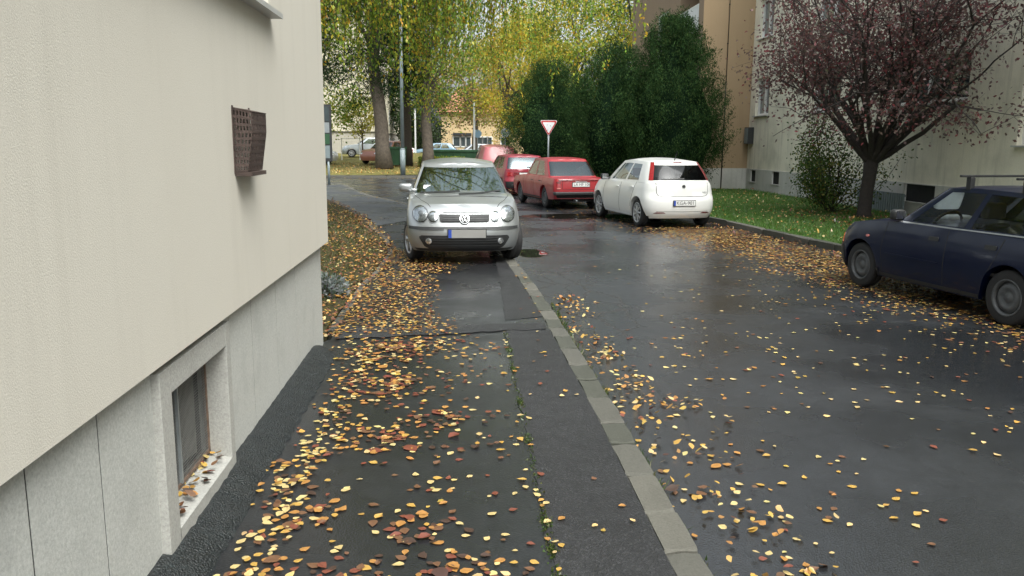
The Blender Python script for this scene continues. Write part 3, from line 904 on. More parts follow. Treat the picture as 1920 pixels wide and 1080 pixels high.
    def build_wheels(s):
        p = s.p; r = p['wr']; w = p.get('tw', .175)/2
        b = MB(); rr = r*p.get('rimr', .66)
        b.lathe([(rr, -w*.9), (r*.90, -w), (r*.975, -w*.85), (r, -w*.6), (r, -w*.12), (r*.985, -w*.06), (r*.985, w*.06), (r, w*.12), (r, w*.6), (r*.975, w*.85), (r*.90, w), (rr, w*.9)], 40)
        tyre = b.build('wheel', 'tyre'); tm = tyre.data; tm.polygons.foreach_set('use_smooth', [True]*len(tm.polygons))
        bpy.data.objects.remove(tyre)
        # rim, outer face at -y
        b = MB(); n = p.get('spokes', 8)
        b.lathe([(rr*1.02, -w*.92), (rr*.99, -w*1.0), (rr*.90, -w*.86), (rr*.88, -w*.3)], 40)
        if p.get('rim_solid'):
            b.lathe([(rr*.90, -w*.3), (rr*.82, -w*.35), (rr*.7, -w*.75), (rr*.5, -w*.8), (rr*.36, -w*.5), (rr*.25, -w*.62), (rr*.12, -w*.72), (.0001, -w*.74)], 40)
        else:
            b.lathe([(rr*.30, -w*.6), (rr*.27, -w*.92), (rr*.12, -w*.98), (.0001, -w*1.0)], 24)
            for k in range(n):
                a = 2*math.pi*k/n; ca, sa = math.cos(a), math.sin(a); hw0, hw1 = rr*.09, rr*p.get('spw', .15)
                pts = []
                for (rad, hw, yy) in ((rr*.22, hw0, -w*.95), (rr*.92, hw1, -w*.86)):
                    for sgn in (-1, 1): pts += [(rad*ca-sgn*hw*sa, yy, rad*sa+sgn*hw*ca), (rad*ca-sgn*hw*sa, yy+.025, rad*sa+sgn*hw*ca)]
                b.add(pts, [(0, 2, 6, 4), (1, 5, 7, 3), (0, 4, 5, 1), (2, 3, 7, 6)])
        rim = b.build('rim', p['rim']).data; rim.polygons.foreach_set('use_smooth', [True]*len(rim.polygons))
        b = MB(); b.lathe([(rr*.9, -w*.1), (rr*.5, -w*.12), (.0001, -w*.12)], 24); hub = b.build('brake', 'under_black').data
        for o in [o for o in bpy.data.objects if o.parent is None and o.name.split('.')[0] in ('rim', 'brake') and o.type == 'MESH']: bpy.data.objects.remove(o)
        for i, xw in enumerate(p['wx']):
            for sy in (-1, 1):
                o = link(bpy.data.objects.new('wheel', tm), s.root)
                o.location = (xw+s.ox, sy*(s.W-w-p.get('wi', .025)), r)
                o.rotation_euler = (0, 0, (0 if sy < 0 else math.pi) + (p.get('steer', 0) if i == 0 else 0))
                link(bpy.data.objects.new('rim', rim), o); link(bpy.data.objects.new('brake', hub), o)
    def build_inside(s):
        p = s.p; L, W, ox = s.L, s.W, s.ox; zb = p['gh']['zb'][0][1]; g = p['gh']
        a, c = p['wx'][0]-p['Ra']-.02, p['wx'][0]+p['Ra']+.02; d, e = p['wx'][1]-p['Ra']-.02, p['wx'][1]+p['Ra']+.02
        b = MB(); fb = .18
        b.box(fb+ox, L-.18+ox, -W*.62, W*.62, .21, .5); b.box(c+ox, d+ox, -W*.88, W*.88, .19, .46)
        b.build('underbody', 'under_black', s.root)
        x0, x1 = g['bf']+.12, g['br']-.2
        b = MB(); b.box(x0-.1+ox, x0+.28+ox, -g['bw']*.93, g['bw']*.93, .5, zb-.03, bev=.04); b.build('dashboard', 'interior_dark', s.root, True)
        b = MB(); b.box(x0+.2+ox, x1+ox, -W*.9, W*.9, .462, .5); b.build('cabin_floor', 'interior_dark', s.root)
        sx = x0+.85+p.get('seat', 0)
        for sy in (-1, 1):
            q = MB(); y = sy*.34
            q.add([(sx+ox, y-.24, .55), (sx+.1+ox, y-.24, .55), (sx+.1+ox, y+.24, .55), (sx+ox, y+.24, .55), (sx+.19+ox, y-.21, zb+.10), (sx+.28+ox, y-.21, zb+.10), (sx+.28+ox, y+.21, zb+.10), (sx+.19+ox, y+.21, zb+.10)],
                  [(0, 1, 5, 4), (1, 2, 6, 5), (2, 3, 7, 6), (3, 0, 4, 7), (4, 5, 6, 7)])
            q.box(sx-.42+ox, sx+.02+ox, y-.24, y+.24, .501, .62, bev=.03); q.build('seat', 'seat_grey', s.root)
            q = MB(); q.box(sx+.2+ox, sx+.30+ox, y-.13, y+.13, zb+.15, zb+.33, bev=.035); q.build('headrest', 'seat_grey', s.root, True)
        q = MB(); rx = x1-.15
        q.box(rx-.16+ox, rx+ox, -W*.78, W*.78, .501, zb-.06, bev=.04); q.build('rear_seat', 'seat_grey', s.root)
        q = MB(); n = 24; cx, cz, cy = x0+.42, zb+.02, -.34; tilt = R(28)
        pts = [(cx+ox+.185*math.cos(2*math.pi*k/n)*math.sin(tilt), cy+.185*math.sin(2*math.pi*k/n), cz+.185*math.cos(2*math.pi*k/n)*math.cos(tilt)) for k in range(n+1)]
        q.tube(pts, .016, 6, False); q.tube([(cx+ox, cy-.17, cz), (cx+ox+.01, cy, cz-.01), (cx+ox, cy+.17, cz)], .02, 6); q.tube([(cx+ox, cy, cz), (cx-.25+ox, cy, cz-.1)], .03, 6)
        q.build('steering_wheel', 'interior_dark', s.root, True)
    # ---- surface patches
    def hit(s, view, a, b):
        o, d = {'front': ((-9, a, b), (1, 0, 0)), 'rear': ((9, a, b), (-1, 0, 0)), 'left': ((a+s.ox, -9, b), (0, 1, 0)), 'right': ((a+s.ox, 9, b), (0, -1, 0)), 'top': ((a+s.ox, b, 9), (0, 0, -1))}[view]
        h = s.bvh.ray_cast(Vector(o), Vector(d))
        return h[0], Vector(d), h[1]
    def patch(s, name, outline, view, off, m, depth=.02, bulge=0, rings=(1, .75, .45, .2), parent=None, smooth=True):
        if max(p[0] for p in outline)-min(p[0] for p in outline) > .4: rings = (1, .92, .84, .76, .68, .6, .5, .4, .3, .2, .1); off = max(off, .009)
        cx = sum(p[0] for p in outline)/len(outline); cy = sum(p[1] for p in outline)/len(outline)
        v = []; f = []; n = len(outline); last = None
        def pt(a, b, o_):
            nonlocal last
            h, d, nr = s.hit(view, a, b)
            if h is None:
                h = last if last is not None else Vector((0, 0, 0))
            last = h
            return h-d*o_
        for (a, b) in outline: v.append(pt(a, b, off)+s.hit(view, a, b)[1]*depth)
        for r_ in rings:
            for (a, b) in outline: v.append(pt(cx+(a-cx)*r_, cy+(b-cy)*r_, off+bulge*(1-r_*r_)))
        v.append(pt(cx, cy, off+bulge))
        for j in range(len(rings)):
            for i in range(n): f.append((j*n+i, j*n+(i+1) % n, (j+1)*n+(i+1) % n, (j+1)*n+i))
        k = len(rings)*n
        for i in range(n): f.append((k+i, k+(i+1) % n, k+n))
        o = finish(name, v, f, m, parent or s.root, 0, False, smooth, 50)
        return o
    def strip(s, name, pts, view, half, off, m, parent=None, depth=.004, closed=False):
        """a narrow band following a 2D polyline on the body"""
        P = resample(pts, .04) if not closed else resample(pts+[pts[0]], .04)
        v = []; f = []
        for i, (a, b) in enumerate(P):
            p0 = P[max(i-1, 0)]; p1 = P[min(i+1, len(P)-1)]
            t = Vector((p1[0]-p0[0], p1[1]-p0[1])); t = t.normalized() if t.length > 0 else Vector((1, 0)); nx, ny = -t.y*half, t.x*half
            for (q, w, o_) in ((a-nx, b-ny, -depth), (a-nx, b-ny, off), (a+nx, b+ny, off), (a+nx, b+ny, -depth)):
                h, d, nr = s.hit(view, q, w)
                if h is None: h = Vector(v[-1]) if v else Vector((0, 0, 0))
                v.append(h-d*o_)
        for i in range(len(P)-1):
            for k in range(3): f.append((i*4+k, i*4+k+1, i*4+k+5, i*4+k+4))
        return finish(name, v, f, m, parent or s.root, 0, False, False)
    def plate(s, view, y, z, w, h, m, blue=True, text=None, off=.012, tilt=0):
        p, d, nr = s.hit(view, y, z); sgn = -1 if view == 'front' else 1
        b = MB(); b.box(-.006, .006, -w/2, w/2, -h/2, h/2); o = b.build('number_plate', m, s.root); o.location = p-d*off; o.rotation_euler = (0, tilt, 0)
        b = MB(); b.box(-.004, .004, -w/2-.012, w/2+.012, -h/2-.012, h/2+.012); q = b.build('plate_holder', 'plastic_black', o); q.location = (-sgn*.005, 0, 0)
        if blue:
            ys_b = (w/2-.045, w/2-.001) if view == 'front' else (-w/2+.001, -w/2+.045)
            b = MB(); b.box(min(sgn*.006, sgn*.0075), max(sgn*.006, sgn*.0075), *ys_b, -h/2+.001, h/2-.001)
            b.build('country_band', 'plate_blue', o)
        if text:
            mw = Matrix(((0, 0, 1, .0068), (1, 0, 0, .02), (0, 1, 0, 0), (0, 0, 0, 1)))
            text_obj(text, h*1.0, 'plate_ink', o, mw, 'lettering', .0006)
        return o
    def mirror(s, side, x, z, m='plastic_black', w=.19, h=.13):
        sy = -1 if side == 'left' else 1
        hp, d, nr = s.hit(side, x, z)
        if hp is None: return
        y0 = hp.y
        b = MB(); b.box(-.05, .06, -w/2, w/2, -h/2, h/2, bev=.04)
        o = b.build('door_mirror', m, s.root, True); o.location = (x+s.ox, y0+sy*(w/2+.05), z+.03)
        b = MB(); b.tube([(0, -sy*(w/2+.09), -.05), (0, -sy*.04, -.03)], [.035, .025], 8); b.build('mirror_arm', m, o, True)
        b = MB(); b.box(.0605, .064, -w/2+.02, w/2-.02, -h/2+.02, h/2-.02); b.build('mirror_glass', 'chrome', o)

def ell(cx, cy, rx, ry, n=28): return [(cx+rx*math.cos(2*math.pi*k/n), cy+ry*math.sin(2*math.pi*k/n)) for k in range(n)]
def rrect(cx, cy, w, h, r, n=5):
    out = []
    for qx, qy, a0 in ((1, 1, 0), (-1, 1, 90), (-1, -1, 180), (1, -1, 270)):
        for k in range(n+1):
            a = R(a0+90*k/n); out.append((cx+qx*(w/2-r)+r*math.cos(a), cy+qy*(h/2-r)+r*math.sin(a)))
    return out
def dens(poly, step=.05): return resample(list(poly)+[poly[0]], step)[:-1]

def wiper(c, pts, name='wiper', view='front'):
    c.strip(name, pts, view, .008, .018, 'plastic_black', depth=-.004)

# ---------------------------------------------------------------- silver hatchback on the pavement
polo = Car('parked_car', 'silver hatchback parked on the sidewalk facing the camera', None, dict(
    L=3.90, W=.825, wx=(.72, 3.19), wr=.295, Ra=.345, tw=.18, paint='silver_paint', rim='rim_silver', spokes=6, spw=.2, xC=1.15, xD=3.0, steer=R(16), rimr=.7,
    Cf=.50, Cr=.4, nf=3.0, nr=2.8,
    lev=[(.19, .19, .24, .11, .07, .93), (.24, .25, .30, .05, .04, .955), (.34, .36, .38, .012, .012, .985), (.44, .46, .46, 0, 0, .995), (.515, .54, .54, .004, 0, 1.0), (.56, .63, .63, .03, .004, 1.0),
         (.63, .73, .74, .055, .02, .995), (.70, .83, .86, .10, .035, .975), (.76, .90, .93, .17, .05, .955), (.79, .93, .96, .235, .06, .935)],
    crown=[(0, 0), (.3, .02), (.75, .055), (1.2, .06), (3.7, .03), (3.9, 0)],
    gh=dict(bf=.99, br=3.80, bw=.755, tf=1.70, tr=3.42, tw=.575, Cf=.42, Cr=.3, nf=3.0, nr=3.4, kw=9, kr=8, tb=.09, tt=.90, bulge=.02,
            zb=[(0, .90), (1.4, .90), (3.8, .93)], zt=[(0, 1.36), (1.7, 1.36), (2.4, 1.395), (3.5, 1.36)], crown=[(1.6, .012), (1.9, .05), (2.5, .065), (3.3, .04), (3.5, .01)],
            side=[(.0, .05, 'P'), (.05, .50, 'f'), (.50, .55, 'P'), (.55, .90, 'q'), (.90, 1, 'P')], mw='windscreen_glass', mr='car_glass', ms='clear_car_glass')))
polo.place((.72, 0), (.02, 12.05, 0), (.045, -1))
for sy in (-1, 1):
    for (yy, zz, r0) in ((.615, .715, .104), (.435, .685, .068)):
        o = polo.patch('headlight', ell(sy*yy, zz, r0*1.08, r0*1.08), 'front', .006, 'trim_dark', .03)
        polo.patch('chrome_ring', ell(sy*yy, zz, r0*1.0, r0*1.0), 'front', .012, 'chrome', .01, parent=o)
        polo.patch('reflector', ell(sy*yy, zz, r0*.93, r0*.93), 'front', .016, 'reflector', .01, .008, parent=o)
        if r0 > .08: polo.patch('bulb', ell(sy*(yy-.01), zz+.01, r0*.36, r0*.36), 'front', .027, 'badge_grey', .004, .006, parent=o)
        polo.patch('lens', ell(sy*yy, zz, r0*.97, r0*.97), 'front', .03, 'lens_glass', .012, .022, parent=o)
gq = [(-.355, .715), (.355, .715), (.345, .62), (.32, .605), (-.32, .605), (-.345, .62)]
gl = polo.patch('grille', dens(gq, .03), 'front', .004, 'plastic_black', .03)
for zz in (.632, .66, .688): polo.patch('grille_bar', dens([(-.33, zz-.006), (.33, zz-.006), (.33, zz+.006), (-.33, zz+.006)], .03), 'front', .018, 'trim_dark', .008, parent=gl, rings=(1, .5))
for ring, m, off in ((.074, 'plastic_black', .022), (.068, 'chrome', .026), (.059, 'plastic_black', .0295)):
    e_ = polo.patch('emblem', ell(0, .655, ring, ring), 'front', off, m, .01)
def bar2(x0, y0, x1, y1, w):
    d = Vector((x1-x0, y1-y0)).normalized()*w/2; return [(x0-d.y, y0+d.x), (x1-d.y, y1+d.x), (x1+d.y, y1-d.x), (x0+d.y, y0-d.x)]
for (a, b_, c_, d_) in ((-.022, .692, 0, .657), (.022, .692, 0, .657), (-.047, .672, -.025, .603), (-.025, .603, 0, .636), (0, .636, .025, .603), (.025, .603, .047, .672)):
    polo.patch('emblem_stroke', bar2(a, b_+.01, c_, d_+.01, .0085), 'front', .034, 'chrome', .004, parent=e_, rings=(1, .5), smooth=False)
polo.strip('bumper_trim', [(-.80, .525), (-.5, .523), (-.29, .523)], 'front', .021, .012, 'trim_dark')
polo.strip('bumper_trim', [(.29, .523), (.5, .523), (.80, .525)], 'front', .021, .012, 'trim_dark')
polo.strip('bumper_trim', [(-.29, .532), (.29, .532)], 'front', .014, .010, 'trim_dark')
polo.patch('lower_intake', dens([(-.60, .425), (.60, .425), (.64, .40), (.56, .265), (.5, .235), (-.5, .235), (-.56, .265), (-.64, .40)], .04), 'front', .004, 'plastic_black', .02)
for zz in (.28, .32, .36, .39): polo.strip('intake_slat', [(-.5, zz), (.5, zz)], 'front', .006, .022, 'trim_dark')
for sy in (-1, 1):
    o = polo.patch('fog_light', ell(sy*.505, .345, .055, .055), 'front', .018, 'plastic_black', .02)
    polo.patch('fog_lens', ell(sy*.505, .345, .043, .043), 'front', .026, 'reflector', .01, .008, parent=o)
polo.patch('chin_spoiler', dens([(-.70, .235), (.70, .235), (.66, .195), (-.66, .195)], .05), 'front', .006, 'plastic_black', .02)
polo.plate('front', -.03, .452, .52, .115, 'plate_grey', off=.02)
polo.mirror('right', 1.32, .99, 'silver_paint', .20, .125)
polo.strip('bonnet_seam', [(-.30, .735), (.30, .735)], 'front', .0055, .0015, 'seam_dark')
for sy in (-1, 1):
    polo.strip('bonnet_seam', [(.22, sy*.47), (.5, sy*.60), (.85, sy*.685), (1.0, sy*.70)], 'top', .004, .0012, 'seam_dark')
wiper(polo, [(.62, .955), (.2, .975), (.02, .985)]); wiper(polo, [(.05, .955), (-.3, .962), (-.6, .985)])
polo.strip('cowl_panel', [(-.66, .93), (-.3, .945), (0, .952), (.3, .945), (.66, .93)], 'front', .018, .010, 'plastic_black')
b = MB(); b.box(0, .002, 0, .11, 0, .075); o = b.build('parking_slip', 'paper_white', polo.root); hp, d_, n_ = polo.hit('front', .46, 1.03); hp = hp if hp else Vector((-.7, .46, 1.0)); o.location = hp+Vector((-.012, 0, -.02)); o.rotation_euler = (0, R(48), R(-8))
for sd in ('left', 'right'):
    polo.strip('side_moulding', [(1.05, .50), (1.8, .50), (2.8, .50)], sd, .025, .012, 'trim_dark')
    polo.strip('door_seam', [(1.15, .27), (1.1, .5), (1.12, .88)], sd, .0055, .0015, 'seam_dark'); polo.strip('door_seam', [(2.28, .27), (2.35, .6), (2.33, .90)], sd, .0055, .0015, 'seam_dark')
    polo.patch('door_handle', rrect(2.12, .80, .17, .035, .015), sd, .022, 'silver_paint', .02)

# ---------------------------------------------------------------- white five-door
punto = Car('parked_car', 'white five-door hatchback parked at the right kerb, seen from behind', 'cars parked along the right kerb', dict(
    L=4.03, W=.845, wx=(.86, 3.37), wr=.305, Ra=.36, tw=.185, paint='white_car_paint', rim='rim_silver', spokes=9, spw=.12, xC=1.2, xD=3.3, flare=.012, rimr=.72,
    Cf=.65, Cr=.42, nf=2.4, nr=2.7,
    lev=[(.20, .20, .215, .12, .10, .92), (.24, .26, .26, .06, .055, .95), (.33, .36, .34, .02, .012, .985), (.45, .47, .45, 0, -.004, 1.0), (.55, .58, .56, .01, -.008, 1.0), (.62, .67, .655, .03, .004, .995),
         (.69, .75, .68, .07, .035, .985), (.75, .83, .80, .13, .04, .968), (.80, .91, .93, .20, .055, .945), (.83, .955, 1.0, .27, .075, .925)],
    crown=[(0, 0), (.3, .02), (.8, .06), (1.2, .06), (3.9, .02), (4.03, 0)],
    gh=dict(bf=1.0, br=3.93, bw=.775, tf=1.75, tr=3.60, tw=.60, Cf=.42, Cr=.40, nf=2.8, nr=2.6, kw=9, kr=7, tb=.12, tt=.86, ctb=.12, bulge=.022, corner='C', cmax=9,
            zb=[(0, .915), (1.4, .92), (3.0, .95), (3.9, .975)], zt=[(0, 1.39), (1.8, 1.40), (2.5, 1.445), (3.7, 1.40)], crown=[(1.6, .012), (2.0, .045), (2.7, .055), (3.4, .045), (3.6, .012)],
            side=[(0, .05, 'P'), (.05, .14, 'q'), (.14, .16, 'P'), (.16, .50, 'f'), (.50, .55, 'P'), (.55, .88, 'g'), (.88, 1, 'P')], mw='car_glass', mr='dark_car_glass', ms='car_glass')))
punto.place((3.37, -.74), (3.96, 17.9, ROAD_Z), (-math.sin(R(10)), math.cos(R(10))))
punto.plate('rear', 0, .545, .50, .108, 'plate_white', text='KGA-901', off=.012)
punto.strip('hatch_seam', [(-.60, .98), (-.60, .76), (-.56, .70), (-.45, .685), (0, .68), (.45, .685), (.56, .70), (.60, .76), (.60, .98)], 'rear', .0055, .0015, 'seam_dark')
punto.strip('bumper_crease', [(-.6, .365), (0, .36), (.6, .365)], 'rear', .004, .001, 'seam_dark')
for sy in (-1, 1):
    punto.patch('reflector', dens([(sy*.66, .325), (sy*.60, .35), (sy*.45, .35), (sy*.40, .325), (sy*.6, .318)], .03), 'rear', .006, 'dark_red_lens', .01)
punto.patch('badge', ell(0, .90, .042, .042), 'rear', .008, 'badge_grey', .01); punto.patch('badge_centre', ell(0, .90, .030, .030), 'rear', .012, 'trim_dark', .006)
punto.patch('brake_light', rrect(0, 1.405, .2, .022, .01), 'rear', .006, 'dark_red_lens', .02)
punto.strip('wiper', [(-.46, 1.045), (-.2, 1.055), (.05, 1.06)], 'rear', .012, .022, 'plastic_black')
hp, d_, n_ = punto.hit('rear', .47, .775)
text_obj('Punto', .075, 'badge_grey', punto.root, Matrix(((0, 0, 1, hp.x+.004), (1, 0, 0, .47), (0, 1, 0, .775), (0, 0, 0, 1))), 'lettering')
punto.mirror('left', 1.42, .99, 'plastic_black', .19, .14); punto.mirror('right', 1.42, .99, 'plastic_black', .19, .14)
for sd in ('left', 'right'):
    punto.strip('door_seam', [(1.25, .30), (1.22, .6), (1.28, .92)], sd, .0055, .0015, 'seam_dark'); punto.strip('door_seam', [(2.30, .27), (2.32, .6), (2.34, .94)], sd, .0055, .0015, 'seam_dark')
    punto.strip('door_seam', [(2.98, .42), (3.10, .72), (3.2, .97)], sd, .0055, .0015, 'seam_dark'); punto.strip('sill_trim', [(1.3, .235), (2.9, .235)], sd, .014, .006, 'sign_white')
    punto.patch('door_handle', rrect(2.14, .83, .17, .035, .015), sd, .022, 'white_car_paint', .02); punto.patch('door_handle', rrect(3.02, .86, .17, .035, .015), sd, .022, 'white_car_paint', .02)
b = MB(); hp, d_, n_ = punto.hit('top', 3.45, 0); b.tube([hp, hp+Vector((.06, 0, .10)), hp+Vector((.14, 0, .2))], [.012, .006, .003], 6); b.build('aerial', 'plastic_black', punto.root, True)
b = MB(); b.tube([(3.7+punto.ox, -.3, .24), (3.9+punto.ox, -.3, .23)], .025, 8); b.build('exhaust_pipe', 'galvanised', punto.root)

# ---------------------------------------------------------------- red boxy saloon
skoda = Car('parked_car', 'bright red boxy saloon parked between the white hatchback and the crimson car', 'cars parked along the right kerb', dict(
    L=4.18, W=.805, wx=(.80, 3.20), wr=.30, Ra=.34, tw=.165, paint='red_paint', rim='rim_steel', rim_solid=True, xC=1.25, xD=3.0, wi=.05, rimr=.64,
    Cf=.22, Cr=.17, nf=3.2, nr=3.4,
    lev=[(.25, .24, .30, .05, .05, .94), (.30, .29, .34, .02, .02, .965), (.40, .40, .42, 0, 0, .985), (.50, .52, .50, 0, .0, 1.0), (.58, .60, .60, 0, .005, 1.0), (.64, .68, .68, .01, .012, 1.0), (.68, .75, .74, .03, .016, .985), (.72, .82, .80, .05, .02, .97), (.75, .865, .835, .09, .035, .95)],
    crown=[(0, 0), (.2, .02), (1.2, .035), (3.2, .035), (3.9, .03), (4.18, .005)],
    gh=dict(bf=1.18, br=3.62, bw=.735, tf=1.68, tr=3.02, tw=.60, Cf=.2, Cr=.22, nf=3.4, nr=3.4, kw=10, kr=9, tb=.12, tt=.88, bulge=.015,
            zb=[(0, .835), (3.7, .835)], zt=[(0, 1.345), (1.8, 1.355), (2.4, 1.375), (3.1, 1.345)], crown=[(1.6, .01), (2.0, .03), (2.6, .035), (3.0, .01)],
            side=[(0, .04, 'P'), (.04, .44, 'f'), (.44, .49, 'P'), (.49, .86, 'g'), (.86, 1, 'P')], mw='car_glass', mr='hazy_car_glass', ms='car_glass')))
skoda.place((3.20, -.68), (2.44, 23.2, ROAD_Z), (-math.sin(R(12.5)), math.cos(R(12.5))))
skoda.plate('rear', -.02, .685, .50, .11, 'plate_white', blue=False, text='LA HF 106', off=.014)
skoda.patch('plate_lamp', rrect(-.02, .765, .34, .018, .006), 'rear', .03, 'chrome', .03)
skoda.patch('boot_lip', dens([(-.66, .825), (.66, .825), (.66, .79), (-.66, .79)], .05), 'rear', .012, 'dark_red_lens', .03)
for sy in (-1, 1):
    o = skoda.patch('tail_light', rrect(sy*.66, .66, .115, .21, .012), 'rear', .012, 'red_lens', .02)
    skoda.patch('amber_lens', rrect(sy*.66, .745, .105, .05, .008), 'rear', .017, 'dark_red_lens', .01, parent=o); skoda.patch('reverse_lens', rrect(sy*.66, .58, .105, .035, .008), 'rear', .017, 'clear_lens_red', .01, parent=o)
skoda.strip('boot_seam', [(-.56, .80), (-.55, .55), (.55, .55), (.56, .80)], 'rear', .0055, .0015, 'seam_dark')
b = MB(); b.box(4.06+skoda.ox, 4.25+skoda.ox, -.80, .80, .40, .49, bev=.025); b.build('rear_bumper', 'plastic_black', skoda.root, True)
skoda.patch('rear_valance', dens([(-.72, .40), (.72, .40), (.70, .32), (-.70, .32)], .05), 'rear', .008, 'under_black', .02)
b = MB(); b.box(-.09+skoda.ox, .06+skoda.ox, -.79, .79, .40, .49, bev=.025); b.build('front_bumper', 'plastic_black', skoda.root, True)
b = MB(); b.tube([(3.9+skoda.ox, -.15, .26), (4.2+skoda.ox, -.15, .25)], .025, 8); b.box(3.7+skoda.ox, 4.0+skoda.ox, -.1, .3, .2, .32, bev=.03); b.build('exhaust_pipe', 'galvanised', skoda.root)
for sd in ('left', 'right'):
    for pts in ([(1.32, .28), (1.28, .6), (1.30, .84)], [(2.28, .28), (2.30, .84)], [(2.85, .36), (3.0, .62), (3.08, .84)]): skoda.strip('door_seam', pts, sd, .0055, .0015, 'seam_dark')
    skoda.strip('side_crease', [(.2, .70), (4.0, .70)], sd, .004, .003, 'red_paint'); skoda.strip('sill_trim', [(1.2, .275), (2.85, .275)], sd, .022, .004, 'plastic_black')
    for x in (2.12, 2.86): skoda.patch('door_handle', rrect(x, .745, .13, .025, .01), sd, .018, 'plastic_black', .02)

# ---------------------------------------------------------------- crimson hatchback behind it
crim = Car('parked_car', 'crimson hatchback half hidden between the silver car and the boxy red saloon', 'cars parked along the right kerb', dict(
    L=3.85, W=.82, wx=(.78, 3.22), wr=.29, Ra=.34, tw=.165, paint='crimson_paint', rim='rim_steel', rim_solid=True, xC=1.2, xD=3.1,
    Cf=.4, Cr=.25, nf=2.8, nr=3.2,
    lev=[(.22, .22, .26, .08, .06, .94), (.28, .28, .30, .03, .02, .965), (.40, .40, .42, 0, -.01, .985), (.50, .52, .52, 0, -.01, 1.0), (.58, .60, .58, .01, .03, 1.0), (.65, .70, .70, .03, .035, .995), (.71, .80, .83, .07, .04, .975), (.76, .90, .92, .14, .055, .95)],
    crown=[(0, 0), (.3, .02), (1.2, .05), (3.6, .02), (3.85, 0)],
    gh=dict(bf=1.1, br=3.77, bw=.76, tf=1.7, tr=3.40, tw=.61, Cf=.3, Cr=.22, nf=3.2, nr=3.4, kw=10, kr=9, tb=.08, tt=.90, bulge=.018,
            zb=[(0, .87), (3.8, .89)], zt=[(0, 1.345), (1.8, 1.355), (2.4, 1.38), (3.5, 1.35)], crown=[(1.6, .01), (2.0, .035), (2.8, .04), (3.4, .01)],
            side=[(0, .04, 'P'), (.04, .44, 'f'), (.44, .49, 'P'), (.49, .84, 'g'), (.84, 1, 'P')], mw='car_glass', mr='hazy_car_glass', ms='car_glass')))
crim.place((3.85, -.80), (1.52, 28.0, ROAD_Z), (-math.sin(R(11)), math.cos(R(11))))
crim.plate('rear', -.05, .74, .5, .11, 'plate_white', blue=False, off=.012)
for sy in (-1, 1): crim.patch('tail_light', rrect(sy*.64, .74, .22, .14, .02), 'rear', .010, 'red_lens', .02)
crim.patch('rear_panel', rrect(0, .74, .98, .15, .02), 'rear', .004, 'dark_red_lens', .02)
crim.patch('rear_bumper', dens([(-.78, .50), (.78, .50), (.74, .27), (-.74, .27)], .05), 'rear', .02, 'plastic_black', .04)
crim.strip('wiper', [(.0, .985), (.25, 1.0), (.48, 1.01)], 'rear', .014, .022, 'plastic_black')
b = MB(); b.tube([(3.5+crim.ox, -.35, .22), (3.84+crim.ox, -.35, .22)], .03, 8); b.build('exhaust_pipe', 'galvanised', crim.root)

# ---------------------------------------------------------------- faded red estate with its bonnet up/curved roof beyond
fade = Car('parked_car', 'faded pinkish red car farthest up the row of red cars', 'cars parked along the right kerb', dict(
    L=4.1, W=.84, wx=(.80, 3.3), wr=.30, Ra=.34, tw=.17, paint='faded_red_paint', rim='rim_steel', rim_solid=True, xC=1.2, xD=3.2,
    Cf=.4, Cr=.3, nf=2.8, nr=3.0,
    lev=[(.22, .22, .26, .08, .06, .94), (.40, .40, .42, 0, 0, .985), (.56, .56, .56, 0, 0, 1.0), (.70, .75, .78, .04, .02, .99), (.85, 1.0, 1.02, .14, .05, .95)],
    crown=[(0, 0), (.3, .02), (1.2, .05), (3.8, .02), (4.1, 0)],
    gh=dict(bf=1.1, br=4.02, bw=.77, tf=1.8, tr=3.7, tw=.60, Cf=.3, Cr=.25, nf=3.2, nr=3.0, kw=10, kr=0, tb=.08, tt=.90, bulge=.03,
            zb=[(0, 1.0), (4.1, 1.0)], zt=[(0, 1.62), (2.4, 1.68), (3.8, 1.62)], crown=[(1.6, .01), (2.2, .06), (3.2, .06), (3.7, .02)],
            side=[(0, .04, 'P'), (.04, .44, 'f'), (.44, 1, 'P')], mw='car_glass', mr='hazy_car_glass', ms='car_glass')))
fade.place((4.1, 0), (1.65, 34.0, ROAD_Z), (-math.sin(R(6)), math.cos(R(6))))

# ---------------------------------------------------------------- navy hatchback with roof bars
swift = Car('parked_car', 'navy blue hatchback with black roof bars cut off by the right edge', 'cars parked along the right kerb', dict(
    L=3.86, W=.795, wx=(.70, 3.06), wr=.285, Ra=.335, tw=.165, paint='navy_paint', rim='rim_steel', rim_solid=True, xC=1.15, xD=3.0, wi=.04, rimr=.66,
    Cf=.50, Cr=.35, nf=2.7, nr=3.0,
    lev=[(.20, .20, .24, .08, .06, .94), (.26, .26, .30, .03, .02, .965), (.36, .38, .40, .0, .0, .985), (.47, .48, .48, 0, 0, 1.0), (.535, .57, .57, .01, .005, 1.0), (.59, .66, .66, .03, .01, .995), (.65, .75, .76, .06, .03, .98), (.69, .83, .86, .11, .045, .965), (.72, .895, .91, .17, .06, .945)],
    crown=[(0, 0), (.3, .02), (.8, .04), (1.2, .045), (3.6, .02), (3.86, 0)],
    gh=dict(bf=1.12, br=3.76, bw=.735, tf=1.80, tr=3.36, tw=.585, Cf=.28, Cr=.25, nf=3.2, nr=3.2, kw=10, kr=9, tb=.11, tt=.90, bulge=.018,
            zb=[(0, .865), (3.8, .885)], zt=[(0, 1.32), (1.8, 1.325), (2.4, 1.35), (3.5, 1.32)], crown=[(1.6, .01), (2.0, .03), (2.8, .035), (3.4, .01)],
            side=[(0, .035, 'P'), (.035, .45, 'f'), (.45, .50, 'P'), (.50, .84, 'g'), (.84, 1, 'P')], mw='clear_car_glass', mr='clear_car_glass', ms='clear_car_glass')))
swift.place((.70, -.70), (5.20, 10.15, ROAD_Z), (-math.sin(R(9)), math.cos(R(9))))
